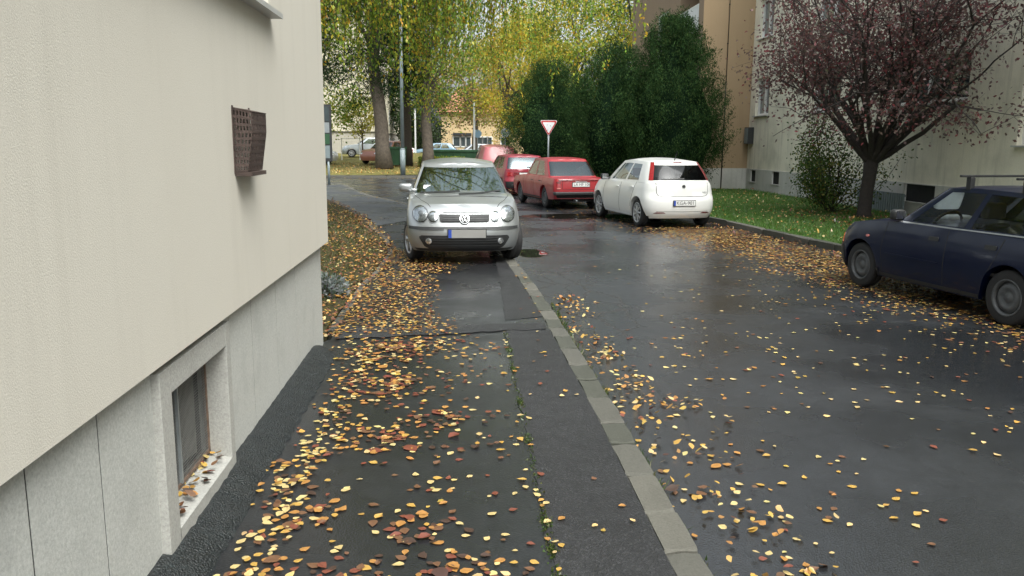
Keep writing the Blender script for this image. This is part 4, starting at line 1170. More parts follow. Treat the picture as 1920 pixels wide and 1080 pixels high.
swift.patch('bumper_skin', dens([(.0, .50), (.18, .51), (.345, .50), (.36, .40), (.35, .24), (.1, .24)], .04), 'left', .006, 'plastic_black', .02)
swift.patch('bumper_skin', dens([(-.72, .51), (.72, .51), (.70, .24), (-.70, .24)], .05), 'front', .006, 'plastic_black', .02)
for sd, sy in (('left', -1), ('right', 1)):
    swift.patch('turn_signal', dens([(.03, .535), (.33, .545), (.29, .655), (.10, .675)], .03), sd, .008, 'amber_lens', .02)
    swift.patch('headlight', rrect(sy*.45, .605, .30, .11, .03), 'front', .008, 'reflector', .02)
    swift.patch('side_repeater', ell(.84, .68, .03, .016), sd, .010, 'clear_lens_red', .01)
    for pts in ([(1.15, .24), (1.12, .55), (1.18, .88)], [(2.18, .24), (2.20, .88)], [(2.76, .40), (2.90, .68), (2.98, .90)]): swift.strip('door_seam', pts, sd, .005, .001, 'seam_dark')
    swift.strip('belt_highlight', [(1.30, .905), (2.2, .905), (3.2, .915)], sd, .007, .008, 'badge_grey')  # pale strip paints the highlight line along the window base
    swift.strip('side_moulding', [(1.2, .50), (2.1, .50)], sd, .012, .008, 'navy_paint'); swift.strip('sill_trim', [(1.05, .235), (2.7, .235)], sd, .02, .004, 'plastic_black')
    for x in (2.0, 2.82): swift.patch('door_handle', rrect(x, .77, .15, .045, .012), sd, .010, 'plastic_black', .02)
    swift.mirror(sd, 1.30, .95, 'plastic_black', .17, .13)
    swift.strip('mud_flap', [(1.055, .30), (1.06, .20)], sd, .02, .015, 'plastic_black')
for xx in (2.22, 2.98):
    b = MB(); b.box(xx-.02+swift.ox, xx+.02+swift.ox, -.70, .70, 1.465, 1.490, bev=.008); o = b.build('roof_bar', 'plastic_black', swift.root)
    for sy in (-1, 1):
        b = MB(); b.box(xx-.035+swift.ox, xx+.035+swift.ox, sy*.565-.03, sy*.565+.03, 1.325, 1.466, bev=.012); b.build('bar_foot', 'plastic_black', o)
b = MB(); b.box(1.32+swift.ox, 1.55+swift.ox, -.2, .15, .86, .98, bev=.05); b.build('white_bag', 'bag_white', swift.root, True)
swift.patch('front_grille', rrect(0, .60, .5, .07, .02), 'front', .006, 'plastic_black', .02)

# ---------------------------------------------------------------- distant cars
def far_car(label, paintname, loc, head, sc=1.0):
    c = Car('parked_car', label, 'cars parked in the distance', dict(
        L=4.1, W=.84, wx=(.80, 3.3), wr=.30, Ra=.34, tw=.17, paint=paintname, rim='rim_silver', spokes=7, xC=1.2, xD=3.2,
        Cf=.5, Cr=.35, nf=2.6, nr=2.8,
        lev=[(.22, .22, .26, .08, .06, .94), (.40, .40, .42, 0, 0, .985), (.56, .58, .58, 0, 0, 1.0), (.68, .75, .78, .06, .02, .985), (.76, .92, .95, .18, .06, .94)],
        crown=[(0, 0), (.3, .02), (1.2, .05), (3.8, .02), (4.1, 0)],
        gh=dict(bf=1.1, br=3.95, bw=.77, tf=1.8, tr=3.5, tw=.60, Cf=.35, Cr=.3, nf=3.0, nr=3.0, kw=10, kr=9, tb=.08, tt=.88, bulge=.02,
                zb=[(0, .92), (4.1, .95)], zt=[(0, 1.38), (2.4, 1.41), (3.8, 1.37)], crown=[(1.6, .01), (2.2, .05), (3.2, .05), (3.6, .01)],
                side=[(0, .04, 'P'), (.04, .46, 'f'), (.46, .5, 'P'), (.5, .86, 'g'), (.86, 1, 'P')], mw='car_glass', mr='car_glass', ms='car_glass')))
    c.place((2.05, 0), loc, head)
    for sy in (-1, 1):
        c.patch('headlight', ell(sy*.58, .68, .13, .075), 'front', .01, 'reflector', .02); c.patch('tail_light', rrect(sy*.68, .80, .12, .2, .03), 'rear', .01, 'red_lens', .02)
    return c
# ================================================================ FAR THINGS
def pxY(px, Y): return (px-862)/1530*Y + 0.0
far_car('pale silver car parked on the grass behind the leftmost dark trunk', 'far_silver_paint', (-6.8, 62, far_z(62)), (-1, -.1))
far_car('brown red car nose poking out left of the dark pine trunk', 'far_brown_paint', (-4.72, 53.2, far_z(53)), (-.5, -.87))
far_car('white car front peeking past the metal notice board', 'white_car_paint', (-9.75, 52.5, far_z(52)), (1, -.05))
far_car('pale blue car beyond the green skips left of centre', 'far_blue_paint', (-2.3, 76, .2), (-1, 0))
far_car('white car beyond the green skips near the yellow house', 'white_car_paint', (-6.2, 76, .2), (-1, .1))
far_car('silver grey car between the skips and the yellow house', 'far_silver_paint', (1.2, 78, .15), (-1, .1))
far_car('grey car under the yew at the end of the street', 'far_silver_paint', (5.6, 58, .0), (-.25, -1))

# lamp post
lp = empty('street_lamp', (-2.98, 42.75, .03), label='tall grey steel lamp post standing on the far kerb', cat='lamp post')
b = MB(); b.tube([(0, 0, 0), (0, 0, 1.3)], .135, 14); b.tube([(0, 0, 1.3), (0, 0, 1.36)], [.135, .1], 14); b.tube([(0, 0, 1.36), (0, 0, 9.5)], [.1, .065], 14); b.build('pole', 'pole_grey', lp, True)
b = MB(); b.tube([(0, 0, 9.4), (.3, -.5, 9.9), (.7, -1.1, 10)], .04, 8); b.build('arm', 'pole_grey', lp, True)
b = MB(); b.box(.5, .9, -1.8, -1.0, 9.9, 10.05, bev=.04); b.build('lamp_head', 'pole_grey', lp, True)
# yield sign
ys_ = empty('yield_sign', (3.5, 33.0, -.05), rz=R(-3), label='white triangular give way sign with red border in front of the yews', cat='traffic sign')
b = MB(); b.tube([(0, 0, 0), (0, 0, 2.55)], .035, 10); b.build('post', 'galvanised', ys_, True)
def tri(w, zc, y, th, name, m, rr=.05):
    h = w*.88; pts = []
    for (cx, cz), a0 in (((-w/2+rr*1.5, zc+h/2-rr), 90), ((0, zc-h/2+rr*1.8), 210), ((w/2-rr*1.5, zc+h/2-rr), 330)):
        for k in range(5): a = R(a0+120*k/4); pts.append((cx+rr*math.cos(a), cz+rr*math.sin(a)))
    n = len(pts); v = [(x, y, z) for x, z in pts]+[(x, y+th, z) for x, z in pts]
    mesh_obj(name, v, [tuple(range(n-1, -1, -1)), tuple(range(n, 2*n))]+[(i, (i+1) % n, (i+1) % n+n, i+n) for i in range(n)], m, ys_)
tri(.70, 2.34, -.048, .012, 'sign_back', 'sign_white', .05); tri(.665, 2.34, -.053, .004, 'red_border', 'sign_red', .05); tri(.50, 2.352, -.058, .004, 'white_centre', 'sign_white', .03)

# notice board on a post, left by the building corner
nb = empty('notice_board', (-5.28, 33.4, .0), rz=R(0), label='dark metal street cabinet on a thin post beside the left wall edge', cat='notice board')
b = MB(); b.tube([(.0, 0, 0), (.0, 0, 1.0)], .05, 8); b.build('post', 'pole_grey', nb, True)
boxo('frame', 'trim_dark', nb, -.75, .16, -.05, .05, .92, 3.15, bev=.01)
for (z0, z1, m) in ((1.05, 1.55, 'pole_grey'), (1.6, 2.0, 'skip_green'), (2.05, 2.45, 'galvanised'), (2.5, 3.05, 'window_glass')):
    boxo('panel', m, nb, -.70, .08, -.062, -.051, z0, z1)

# green skips and hedge
def skip(label, loc, rz, w, h):
    r_ = empty('green_skip', loc, rz, label, 'skip', 'green steel skips')
    b = MB(); d = 1.5
    v = [(-w/2*.93, -d/2*.85, .1), (w/2*.93, -d/2*.85, .1), (w/2*.93, d/2*.85, .1), (-w/2*.93, d/2*.85, .1), (-w/2, -d/2, h), (w/2, -d/2, h), (w/2, d/2, h), (-w/2, d/2, h),
         (-w/2+.04, -d/2+.04, h), (w/2-.04, -d/2+.04, h), (w/2-.04, d/2-.04, h), (-w/2+.04, d/2-.04, h), (-w/2*.9, -d/2*.8, .2), (w/2*.9, -d/2*.8, .2), (w/2*.9, d/2*.8, .2), (-w/2*.9, d/2*.8, .2)]
    f = [(3, 2, 1, 0), (0, 1, 5, 4), (1, 2, 6, 5), (2, 3, 7, 6), (3, 0, 4, 7), (4, 5, 9, 8), (5, 6, 10, 9), (6, 7, 11, 10), (7, 4, 8, 11), (8, 9, 13, 12), (9, 10, 14, 13), (10, 11, 15, 14), (11, 8, 12, 15), (12, 13, 14, 15)]
    mesh_obj('body', v, f, 'skip_green', r_)
    b = MB(); b.box(-w/2-.03, w/2+.03, -d/2-.05, -d/2-.002, h-.1, h+.02); b.build('rim', 'skip_green', r_)
    k = -w/2+.2
    while k < w/2:
        b = MB(); b.box(k, k+.05, -d/2-.03, -d/2*.86, .15, h-.11); b.build('rib', 'skip_green', r_); k += .45
skip('tall green steel skip between the two left trunks', (-4.05, 50.3, far_z(50.3)), .1, 1.5, 1.15)
skip('long low green skip seen over the silver roof', (-.35, 56, .16), 0, 4.2, 1.05)

# white goal-like bracket with a young tree is built with the trees; posts here
fr = empty('tree_guard', (-7.55, 57.5, far_z(57.5)), label='white tubular tree guard round the young yellow tree', cat='tree guard')
for x in (-.62, .62): b = MB(); b.tube([(x, 0, 0), (x, 0, 1.5)], .03, 6); b.build('post', 'white_paint', fr)
b = MB(); b.tube([(-.62, 0, 1.45), (.62, 0, 1.45)], .025, 6); b.build('rail', 'white_paint', fr)
# thin posts in the distance
for (px_, Y, z0, h, lab) in ((779, 70, .8, 3.6, 'thin white pole between the pine and the ivy trunk'), (887, 60, .0, 4.6, 'pale concrete pole left of the pink car')):
    q = empty('post', (pxY(px_, Y), Y, z0), label=lab, cat='pole'); b = MB(); b.tube([(0, 0, 0), (0, 0, h)], .07, 8); b.build('shaft', 'sign_white', q)
    boxo('cap', 'galvanised', q, -.1, .1, -.1, .1, h, h+.06)

# left far building
f1 = empty('far_house', (-16, 78, 0), label='pale cream house with grey ground floor behind the left pines', cat='house')
def bld(root, x0, x1, y0, y1, z0, z1, m, name='wall'):
    boxo(name, m, root, x0-root.location.x, x1-root.location.x, y0-root.location.y, y1-root.location.y, z0, z1)
Y1 = 70; xR = pxY(703, Y1)
bld(f1, -30, xR, Y1, Y1+30, 2.55, 13, 'far_cream'); bld(f1, -30, xR-.02, Y1+.03, Y1+30, .2, 2.5, 'far_grey', 'ground_floor'); bld(f1, -30.05, xR+.05, Y1-.06, Y1+30, 2.5, 2.56, 'trim_dark', 'band')
for yy in (72.5, 76, 80, 85, 90):
    for (za, zb_) in ((3.4, 4.9), (.9, 2.1), (6.2, 7.7)):
        w = boxo('window', 'window_glass', f1, xR+.002-f1.location.x, xR+.03-f1.location.x, yy-f1.location.y, yy+1.3-f1.location.y, za, zb_)
        boxo('window_frame', 'white_paint', w, xR+.031-f1.location.x, xR+.05-f1.location.x, yy-.08-f1.location.y, yy-f1.location.y, za, zb_)
# yellow house in the centre
f2 = empty('far_house', (2, 100, 0), label='pale yellow house with red tiled roof at the street end', cat='house')
Y2 = 96; xa, xb = pxY(826, Y2), pxY(1010, Y2)
bld(f2, xa, xb, Y2, Y2+12, 0, 5.2, 'far_yellow')
v = [(xa-.5-2, Y2-.5-100, 5.15), (xb+.5-2, Y2-.5-100, 5.15), (xb+.5-2, Y2+12.5-100, 5.15), (xa-.5-2, Y2+12.5-100, 5.15), (xa+2-2, Y2+6-100, 8.2), (xb-2-2, Y2+6-100, 8.2)]
mesh_obj('roof', v, [(0, 1, 5, 4), (1, 2, 5), (2, 3, 4, 5), (3, 0, 4), (0, 3, 2, 1)], 'roof_tile', f2)
for k, (pa, pb) in enumerate(((849, 861), (862, 871), (872, 880), (893, 901), (903, 910), (912, 919), (937, 944))):
    a, c = pxY(pa, Y2), pxY(pb, Y2); za, zb_ = 1.3, 2.3
    w = boxo('window', 'window_glass', f2, a-2, c-2, Y2-.03-100, Y2-.002-100, za, zb_)
    for (p, q, r_, s_) in ((a-.12, a, za-.12, zb_+.12), (c, c+.1, za-.12, zb_+.12), (a, c, zb_, zb_+.12), (a, c, za-.12, za)):
        boxo('window_frame', 'white_paint', w, p-2, q-2, Y2-.06-100, Y2-.003-100, r_, s_)
bld(f2, pxY(848, Y2), pxY(882, Y2), Y2-.3, Y2-.01, 2.5, 2.8, 'trim_dark', 'awning')
# distant signs
for (px_, Y, lab, m) in ((893, 66, 'small blue round traffic sign before the yellow house', 'far_blue_paint'), (944, 58, 'grey back of a small traffic sign left of the yew', 'galvanised')):
    q = empty('traffic_sign', (pxY(px_, Y), Y, -.05), label=lab, cat='traffic sign'); b = MB(); b.tube([(0, 0, 0), (0, 0, 2.6)], .03, 8); b.build('post', 'galvanised', q)
    b = MB(); b.lathe([(.0001, -.02), (.32, -.02), (.32, .0), (.0001, .0)], 20, 'y', (0, -.03, 2.45)); b.build('sign_plate', m, q)
# ================================================================ TREES AND PLANTS
def set_col(me, cols):
    a = me.color_attributes.new('col', 'FLOAT_COLOR', 'POINT')
    c = np.ones((len(cols), 4), np.float32); c[:, :3] = cols; a.data.foreach_set('color', c.ravel())
def np_mesh(name, verts, faces, m, cols=None, parent=None, loc=None):
    me = bpy.data.meshes.new(name); nv = len(verts); k = faces.shape[1]; nf = len(faces)
    me.vertices.add(nv); me.vertices.foreach_set('co', verts.astype(np.float32).ravel())
    me.loops.add(nf*k); me.loops.foreach_set('vertex_index', faces.astype(np.int32).ravel())
    me.polygons.add(nf); me.polygons.foreach_set('loop_start', np.arange(0, nf*k, k, dtype=np.int32)); me.polygons.foreach_set('loop_total', np.full(nf, k, np.int32))
    me.update(calc_edges=True); me.materials.append(MATS[m])
    if cols is not None: set_col(me, cols)
    o = bpy.data.objects.new(name, me)
    if loc is not None: o.location = loc
    return link(o, parent)
def unit(a): return a/np.maximum(np.linalg.norm(a, axis=1, keepdims=True), 1e-9)
def leaf_quads(pos, size, d, aspect, rng):
    n = len(pos); d = unit(d); s = unit(np.cross(d, rng.normal(size=(n, 3))))
    size = size[:, None]
    v = np.stack([pos, pos+d*size*.45+s*size*aspect/2, pos+d*size, pos+d*size*.45-s*size*aspect/2], 1).reshape(-1, 3)
    f = np.arange(4*n).reshape(n, 4)
    return v, f
def pick(rng, pal, n, jit=.2):
    w = np.array([p[1] for p in pal], float); w /= w.sum()
    c = np.array([p[0] for p in pal])[rng.choice(len(pal), n, p=w)]
    return np.clip(c*(1+rng.uniform(-jit, jit, (n, 1)))*(1+rng.uniform(-jit/3, jit/3, (n, 3))), .003, .95)
def leaves_obj(name, pos, size, d, aspect, cols, m, parent, rng, loc):
    v, f = leaf_quads(pos-np.array(loc), size, d, aspect, rng)
    return np_mesh(name, v, f, m, np.repeat(cols, 4, 0), parent)
def limb_path(p0, p1, rng, n=7, wob=.08, sag=0.0):
    p0 = np.array(p0, float); p1 = np.array(p1, float); L = np.linalg.norm(p1-p0); out = []
    off = rng.normal(size=3)*L*wob
    for i in range(n):
        t = i/(n-1); q = p0*(1-t)+p1*t+off*math.sin(math.pi*t)+rng.normal(size=3)*L*.012*(0 < i < n-1); q[2] += sag*L*math.sin(math.pi*t); out.append(q)
    return out

def clump_tree(name, label, loc, trunk_h, trunk_r, cc, rad, nclump, nleaf, lsize, pal, bark, seed, group=None, m='foliage', lean=(0, 0), aspect=.65, sig=.16, droop=-.2, shell=.55, limbs=14, clip=None, parent_label=None):
    rng = np.random.default_rng(seed); root = empty(name, loc, label=label, cat='tree', group=group)
    L = np.array(loc); b = MB(); top = np.array([lean[0], lean[1], trunk_h])
    cc = np.array(cc); rad = np.array(rad)
    nn = 9; pts = [top*(i/(nn-1))+np.array([math.sin(i*1.3+seed)*.03*trunk_r*6, math.cos(i*1.7+seed)*.03*trunk_r*6, 0])*(i > 0) for i in range(nn)]
    rr = [trunk_r*(1.25 if i == 0 else 1.0)*(1-.45*i/(nn-1)) for i in range(nn)]
    b.tube(pts, rr, 12)
    u = unit(rng.normal(size=(nclump, 3))); rr_ = rng.uniform(shell**3, 1, nclump)**(1/3)
    C = cc+u*rad*rr_[:, None]
    if clip is not None: C = C[clip(C+L)]
    order = rng.choice(len(C), min(limbs, len(C)), replace=False)
    for k in order:
        t0 = rng.uniform(.55, 1.0); st = top*t0
        b.tube(limb_path(st, C[k], rng, 6, .07, .05), list(np.linspace(trunk_r*.35, trunk_r*.06, 6)), 6, False)
    b.build('trunk', bark, root, True)
    per = nleaf//len(C); base = np.repeat(C, per, 0); shade = np.repeat(rng.uniform(.65, 1.25, len(C)), per)
    s = sig*rad.mean()
    P = base+rng.normal(size=base.shape)*s*np.array([1, 1, .8])
    if clip is not None:
        kk = clip(P+L); P = P[kk]; shade = shade[kk]
    d = rng.normal(size=P.shape)+np.array([0, 0, droop]); sz = lsize*rng.uniform(.6, 1.3, len(P))
    cols = np.clip(pick(rng, pal, len(P))*shade[:, None], .003, .95)
    leaves_obj('crown', P, sz, d, aspect, cols, m, root, rng, (0, 0, 0))
    return root

YEL = [((.60, .47, .06), 3), ((.48, .44, .07), 3), ((.30, .36, .06), 2), ((.50, .30, .05), 1)]
YG = [((.18, .29, .045), 4), ((.28, .34, .05), 3), ((.44, .40, .06), 2), ((.10, .17, .035), 2)]
DG = [((.020, .042, .016), 4), ((.030, .058, .020), 3), ((.014, .030, .013), 3)]
BRN = [((.40, .28, .11), 3), ((.32, .30, .09), 2), ((.44, .25, .14), 1), ((.20, .24, .07), 2)]

# --- far trees
clump_tree('pine_tree', 'tall dark pine with thick brown trunk left of the lamp post', (-4.35, 47.5, far_z(47.5)), 9.5, .43, (-1.0, 0, 8.6), (3.7, 3.4, 5.0), 110, 40000, .28, DG, 'bark_brown', 11, 'pines on the far lawn', 'needle_foliage', lean=(-.75, 0), aspect=.14, sig=.13, droop=.1)
clump_tree('pine_tree', 'dark pine whose trunk stands right behind the lamp post', (-3.35, 51.0, far_z(51)), 10.5, .34, (.3, 0, 9.4), (2.6, 2.6, 5.4), 60, 16000, .24, DG, 'bark_dark', 12, 'pines on the far lawn', 'needle_foliage', aspect=.14, sig=.14, droop=.1)
clump_tree('broadleaf_tree', 'green leafy tree with grey brown trunk above the silver roof', (-1.95, 48.5, far_z(48)), 7.0, .34, (.4, 0, 7.2), (2.7, 2.5, 5.0), 80, 8500, .16, YG, 'bark_brown', 13, 'broadleaf trees in the distance')
clump_tree('broadleaf_tree', 'brownish autumn tree with thin trunk left of the pink car', (pxY(889, 68), 68, 0), 5.5, .28, (-.2, 0, 6.2), (3.0, 2.6, 3.4), 60, 8000, .2, BRN, 'bark_brown', 14, 'broadleaf trees in the distance')
clump_tree('broadleaf_tree', 'bright yellow tree left of the dark yews', (pxY(948, 60), 60, 0), 6, .2, (.8, 0, 6.6), (3.2, 3, 5.0), 90, 20000, .17, YEL, 'bark_brown', 15, 'broadleaf trees in the distance')
clump_tree('broadleaf_tree', 'yellow green tree rising behind the lower yew', (pxY(1075, 52), 52, 0), 8, .25, (.3, 0, 8.0), (3.4, 3, 4.5), 90, 19000, .17, YEL[:3]+YG[:2], 'bark_brown', 16, 'broadleaf trees in the distance')
clump_tree('pine_tree', 'dark pine above the yews beside the ochre wall', (pxY(1185, 50), 50, 0), 11, .25, (0, 0, 9.5), (2.7, 2.5, 3.8), 40, 9000, .22, DG, 'bark_dark', 17, 'pines on the far lawn', 'needle_foliage', aspect=.14, sig=.14, droop=.1)
clump_tree('broadleaf_tree', 'yellow crown showing between the yew tip and the ochre bay', (pxY(1240, 46), 46, 0), 7, .2, (0, 0, 7.2), (1.9, 1.9, 2.6), 40, 7000, .16, YEL, 'bark_brown', 18, 'broadleaf trees in the distance')
clump_tree('broadleaf_tree', 'green tree beside the cream house at the left wall edge', (pxY(585, 56), 56, far_z(56)), 6, .3, (1.2, 0, 6.8), (3.4, 3, 5.2), 80, 8500, .18, YG, 'bark_brown', 19, 'broadleaf trees in the distance')
clump_tree('broadleaf_tree', 'far dark green tree mass between the pine and the ivy trunk', (pxY(785, 88), 88, .6), 5, .3, (0, 0, 4.8), (3.2, 3, 4.6), 70, 12000, .24, [((.03, .06, .02), 2), ((.06, .10, .03), 2)], 'bark_brown', 20, 'broadleaf trees in the distance')
clump_tree('young_tree', 'young yellow tree with thin stem inside the white guard', (pxY(682, 57.5), 57.7, far_z(57.5)), 2.6, .07, (0, 0, 3.1), (1.35, 1.2, 1.35), 34, 2600, .14, [((.45, .40, .06), 3), ((.34, .34, .06), 2)], 'bark_brown', 21)
clump_tree('broadleaf_tree', 'far yellow crown right of the yellow house', (pxY(985, 84), 84, 0), 7, .3, (0, 0, 8.0), (4, 4, 5.5), 90, 12000, .28, YEL, 'bark_brown', 23, 'broadleaf trees in the distance')
# hedge in front of the skips
rng = np.random.default_rng(31)
hd = empty('hedge', (-1.15, 50.2, .05), label='low yellow green hedge in front of the long green skip', cat='hedge')
P = rng.uniform((-1.4, -.35, .0), (1.4, .35, .80), (5000, 3)); leaves_obj('foliage', P, rng.uniform(.06, .12, 5000), rng.normal(size=(5000, 3)), .7, pick(rng, YG, 5000), 'foliage', hd, rng, (0, 0, 0))
b = MB()
for k in range(8): b.tube([(-1.2+k*.34, 0, 0), (-1.2+k*.34+.05, .05, .6)], .02, 5)
b.build('stems', 'bark_brown', hd)

# --- weeping birch: trunk stands behind the building corner, long boughs hang over the street
rng = np.random.default_rng(41)
BL = np.array([-5.2, 17.8, .02])
wb = empty('weeping_birch', tuple(BL), label='weeping birch with yellow green hanging twigs filling the top of the view', cat='tree')
b = MB(); b.tube([(0, 0, 0), (.1, 0, 2), (.25, -.05, 5), (.6, -.1, 8), (1.2, -.1, 11)], [.30, .26, .22, .16, .08], 12)
strands = []
ends = []
for k in range(46):
    ex = rng.uniform(-1.5, 9.0); ey = rng.uniform(-5.0, 5.0)
    if k < 8: ex = rng.uniform(4.5, 9.0); ey = rng.uniform(-2, 4)
    ez = 6.6+rng.uniform(-.8, 2.2)-.12*max(0, ex-3)
    st = np.array([.3+rng.uniform(-.1, .6), 0, rng.uniform(5, 9)])
    mid = np.array([ex*.5, ey*.5, max(st[2], ez)+rng.uniform(.5, 1.6)])
    path = [st*(1-t)**2+2*mid*t*(1-t)+np.array([ex, ey, ez])*t*t for t in np.linspace(0, 1, 10)]
    b.tube(path, list(np.linspace(.07, .014, 10)), 6, False)
    for t in np.linspace(.25, 1, 26):
        i = min(8, int(t*9)); fr_ = t*9-i; q = path[i]*(1-fr_)+path[i+1]*fr_
        for _ in range(2): strands.append(q+rng.normal(size=3)*np.array([.28, .28, .08]))
b.build('trunk', 'bark_birch', wb, True)
tw = MB(); LP = []; LD = []
for s0 in strands:
    wx = s0[0]+BL[0]
    zend = 2.75+.5*math.sin(wx*1.9+s0[1]*.6)+.45*math.sin(wx*4.3+1)+rng.uniform(-.35, 1.4)
    if wx > 1.2: zend += .35*(wx-1.2)
    ln = min(s0[2]-zend, rng.uniform(1.2, 4.4))
    if wx > 3.3 and s0[1]+BL[1] < 24: continue
    if ln < .4 or (wx < -.9 and rng.random() < .45): continue
    dr = rng.normal(size=2)*.10; n = max(3, int(ln/.3)); pts = []
    for i in range(n+1):
        t = i/n; pts.append((s0[0]+dr[0]*ln*t*(1-.4*t)+rng.normal()*.012, s0[1]+dr[1]*ln*t*(1-.4*t)+rng.normal()*.012, s0[2]-ln*t))
    tw.tube(pts, list(np.linspace(.006, .0025, n+1)), 3, False)
    m_ = int(ln*29)
    tt = rng.uniform(0.02, 1, m_); A = np.array(pts)
    ii = np.minimum((tt*n).astype(int), n-1); fr_ = (tt*n-ii)[:, None]
    LP.append(A[ii]*(1-fr_)+A[ii+1]*fr_+rng.normal(size=(m_, 3))*.035); LD.append(rng.normal(size=(m_, 3))*.55+np.array([0, 0, -1.3]))
tw.build('twigs', 'bark_dark', wb)
LP = np.concatenate(LP); LD = np.concatenate(LD); n = len(LP)
cl = pick(rng, [((.25, .39, .055), 5), ((.40, .47, .06), 4), ((.64, .56, .07), 3), ((.62, .38, .04), 1.4), ((.12, .20, .03), 3)], n)
zone = .5+.5*np.sin(LP[:, 0]*1.1+LP[:, 1]*.9); cl = cl*(1+.25*(zone-.5)[:, None]*np.array([1.6, .4, -.5]))
leaves_obj('leaves', LP, rng.uniform(.05, .09, n), LD, .58, np.clip(cl, .003, .9), 'foliage', wb, rng, (0, 0, 0))
print('birch leaves', n)

# --- yews
def yew(label, loc, H, prof, n, seed, squash=1.0):
    rng = np.random.default_rng(seed); root = empty('yew_tree', loc, label=label, cat='tree', group='dark yews behind the parked cars')
    b = MB()
    for k in range(5):
        a = k*1.3+seed; b.tube([(.15*math.cos(a), .15*math.sin(a), 0), (.4*math.cos(a), .4*math.sin(a), H*.35), (.5*math.cos(a), .5*math.sin(a), H*.75)], [.10, .08, .03], 7)
    b.build('trunk', 'bark_dark', root, True)
    # overlapping upswept sprays make the lumps
    ns = 700; hs = rng.uniform(0, 1, ns)**.9; an = rng.uniform(0, 2*math.pi, ns)
    R0 = np.array([interp(h, prof) for h in hs])*(1+.10*np.sin(an*3+seed)+.08*np.sin(an*5+hs*9))
    inn = rng.uniform(.72, 1.05, ns); C = np.stack([np.cos(an)*R0*inn, np.sin(an)*R0*inn*squash, hs*H], 1)
    axis = np.stack([np.cos(an)*.55, np.sin(an)*.55, np.full(ns, 1.0)], 1)+rng.normal(size=(ns, 3))*.15; axis = unit(axis)
    per = n//ns; base = np.repeat(C, per, 0); ax = np.repeat(axis, per, 0); t = rng.uniform(-.3, .55, len(base))
    w = .17*(1-np.clip(t, 0, .55)*1.5)
    P = base+ax*(t*np.repeat(rng.uniform(.5, 1.35, ns), per))[:, None]*.95+rng.normal(size=base.shape)*w[:, None]
    P = P[P[:, 2] > .05] if True else P
    k = len(P); ax = ax[:k]
    d = ax*1.1+rng.normal(size=(k, 3))*.55
    sh = np.repeat(rng.uniform(.55, 1.3, ns), per)[:k]
    cols = pick(rng, [((.032, .068, .024), 4), ((.045, .088, .028), 3), ((.020, .044, .019), 3), ((.070, .115, .036), 1)], k)*sh[:, None]
    leaves_obj('crown', P, rng.uniform(.05, .11, k), d, .24, np.clip(cols, .003, .9), 'needle_foliage', root, rng, (0, 0, 0))
    # dense inner twigs
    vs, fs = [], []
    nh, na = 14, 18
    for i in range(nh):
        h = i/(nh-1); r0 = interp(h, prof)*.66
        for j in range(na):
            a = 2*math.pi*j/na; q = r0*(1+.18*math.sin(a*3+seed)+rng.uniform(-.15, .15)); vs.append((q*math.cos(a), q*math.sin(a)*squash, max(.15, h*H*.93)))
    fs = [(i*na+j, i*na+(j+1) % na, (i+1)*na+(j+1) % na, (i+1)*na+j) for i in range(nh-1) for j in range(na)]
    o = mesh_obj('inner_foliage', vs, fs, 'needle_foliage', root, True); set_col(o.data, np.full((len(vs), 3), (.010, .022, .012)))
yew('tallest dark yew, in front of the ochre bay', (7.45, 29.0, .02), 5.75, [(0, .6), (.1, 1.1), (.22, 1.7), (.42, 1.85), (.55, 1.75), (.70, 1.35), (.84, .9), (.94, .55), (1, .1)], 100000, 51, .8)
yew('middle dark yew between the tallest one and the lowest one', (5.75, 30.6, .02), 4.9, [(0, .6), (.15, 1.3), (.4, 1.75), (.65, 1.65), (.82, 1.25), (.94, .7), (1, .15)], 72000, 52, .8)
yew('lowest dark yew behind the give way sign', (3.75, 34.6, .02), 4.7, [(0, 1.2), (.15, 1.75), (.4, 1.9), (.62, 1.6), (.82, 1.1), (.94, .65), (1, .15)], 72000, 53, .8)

# --- purple plum tree
PL = (9.45, 18.6, .02); rng = np.random.default_rng(61)
pt = empty('plum_tree', PL, label='purple leaved plum tree with dark forked trunk before the beige wall', cat='tree')
b = MB(); b.tube([(0, 0, -.05), (-.02, 0, .15), (.0, 0, .6), (.04, 0, 1.0), (.05, 0, 1.35)], [.21, .155, .145, .15, .165], 12)
tips = []
def grow(p, d, L, r, depth):
    n = 5; pts = [np.array(p)]; dd = np.array(d)/np.linalg.norm(d)
    for i in range(n):
        dd = dd+rng.normal(size=3)*.10+np.array([0, 0, .03]); dd /= np.linalg.norm(dd); pts.append(pts[-1]+dd*L/n)
    if depth >= 1 and (pts[-1][2] < 1.75 or pts[-1][0]+PL[0] > 10.7 or pts[-1][0]+PL[0] < 6.75): return
    r1 = r*.62; b.tube(pts, list(np.linspace(r, r1, n+1)), 8 if depth < 2 else 5, False)
    if depth >= 1:
        for q in pts[1:]: tips.append((q, dd))
    if depth >= 4: return
    for k in range(3 if depth < 3 else 3):
        i = n if k == 0 else int(rng.integers(2, n+1))
        nd_ = dd+rng.normal(size=3)*.55+np.array([0, 0, .05 if depth < 2 else -.13])
        grow(pts[i], nd_, L*rng.uniform(.6, .85), r1*(.95 if k == 0 else .7), depth+1)
for a, e, r_ in ((200, 58, .09), (150, 60, .09), (20, 58, .09), (330, 42, .08), (270, 50, .09), (90, 62, .08), (235, 44, .075), (290, 36, .075), (185, 40, .075), (305, 48, .08), (320, 60, .07), (280, 66, .08), (215, 42, .07), (312, 33, .065), (160, 50, .065), (295, 56, .07)):
    grow((.05, 0, 1.25), (math.cos(R(a))*math.cos(R(e)), math.sin(R(a))*math.cos(R(e)), math.sin(R(e))), 2.15 if 275 < a < 330 else 1.85, r_, 0)
b.build('trunk', 'bark_plum', pt, True)
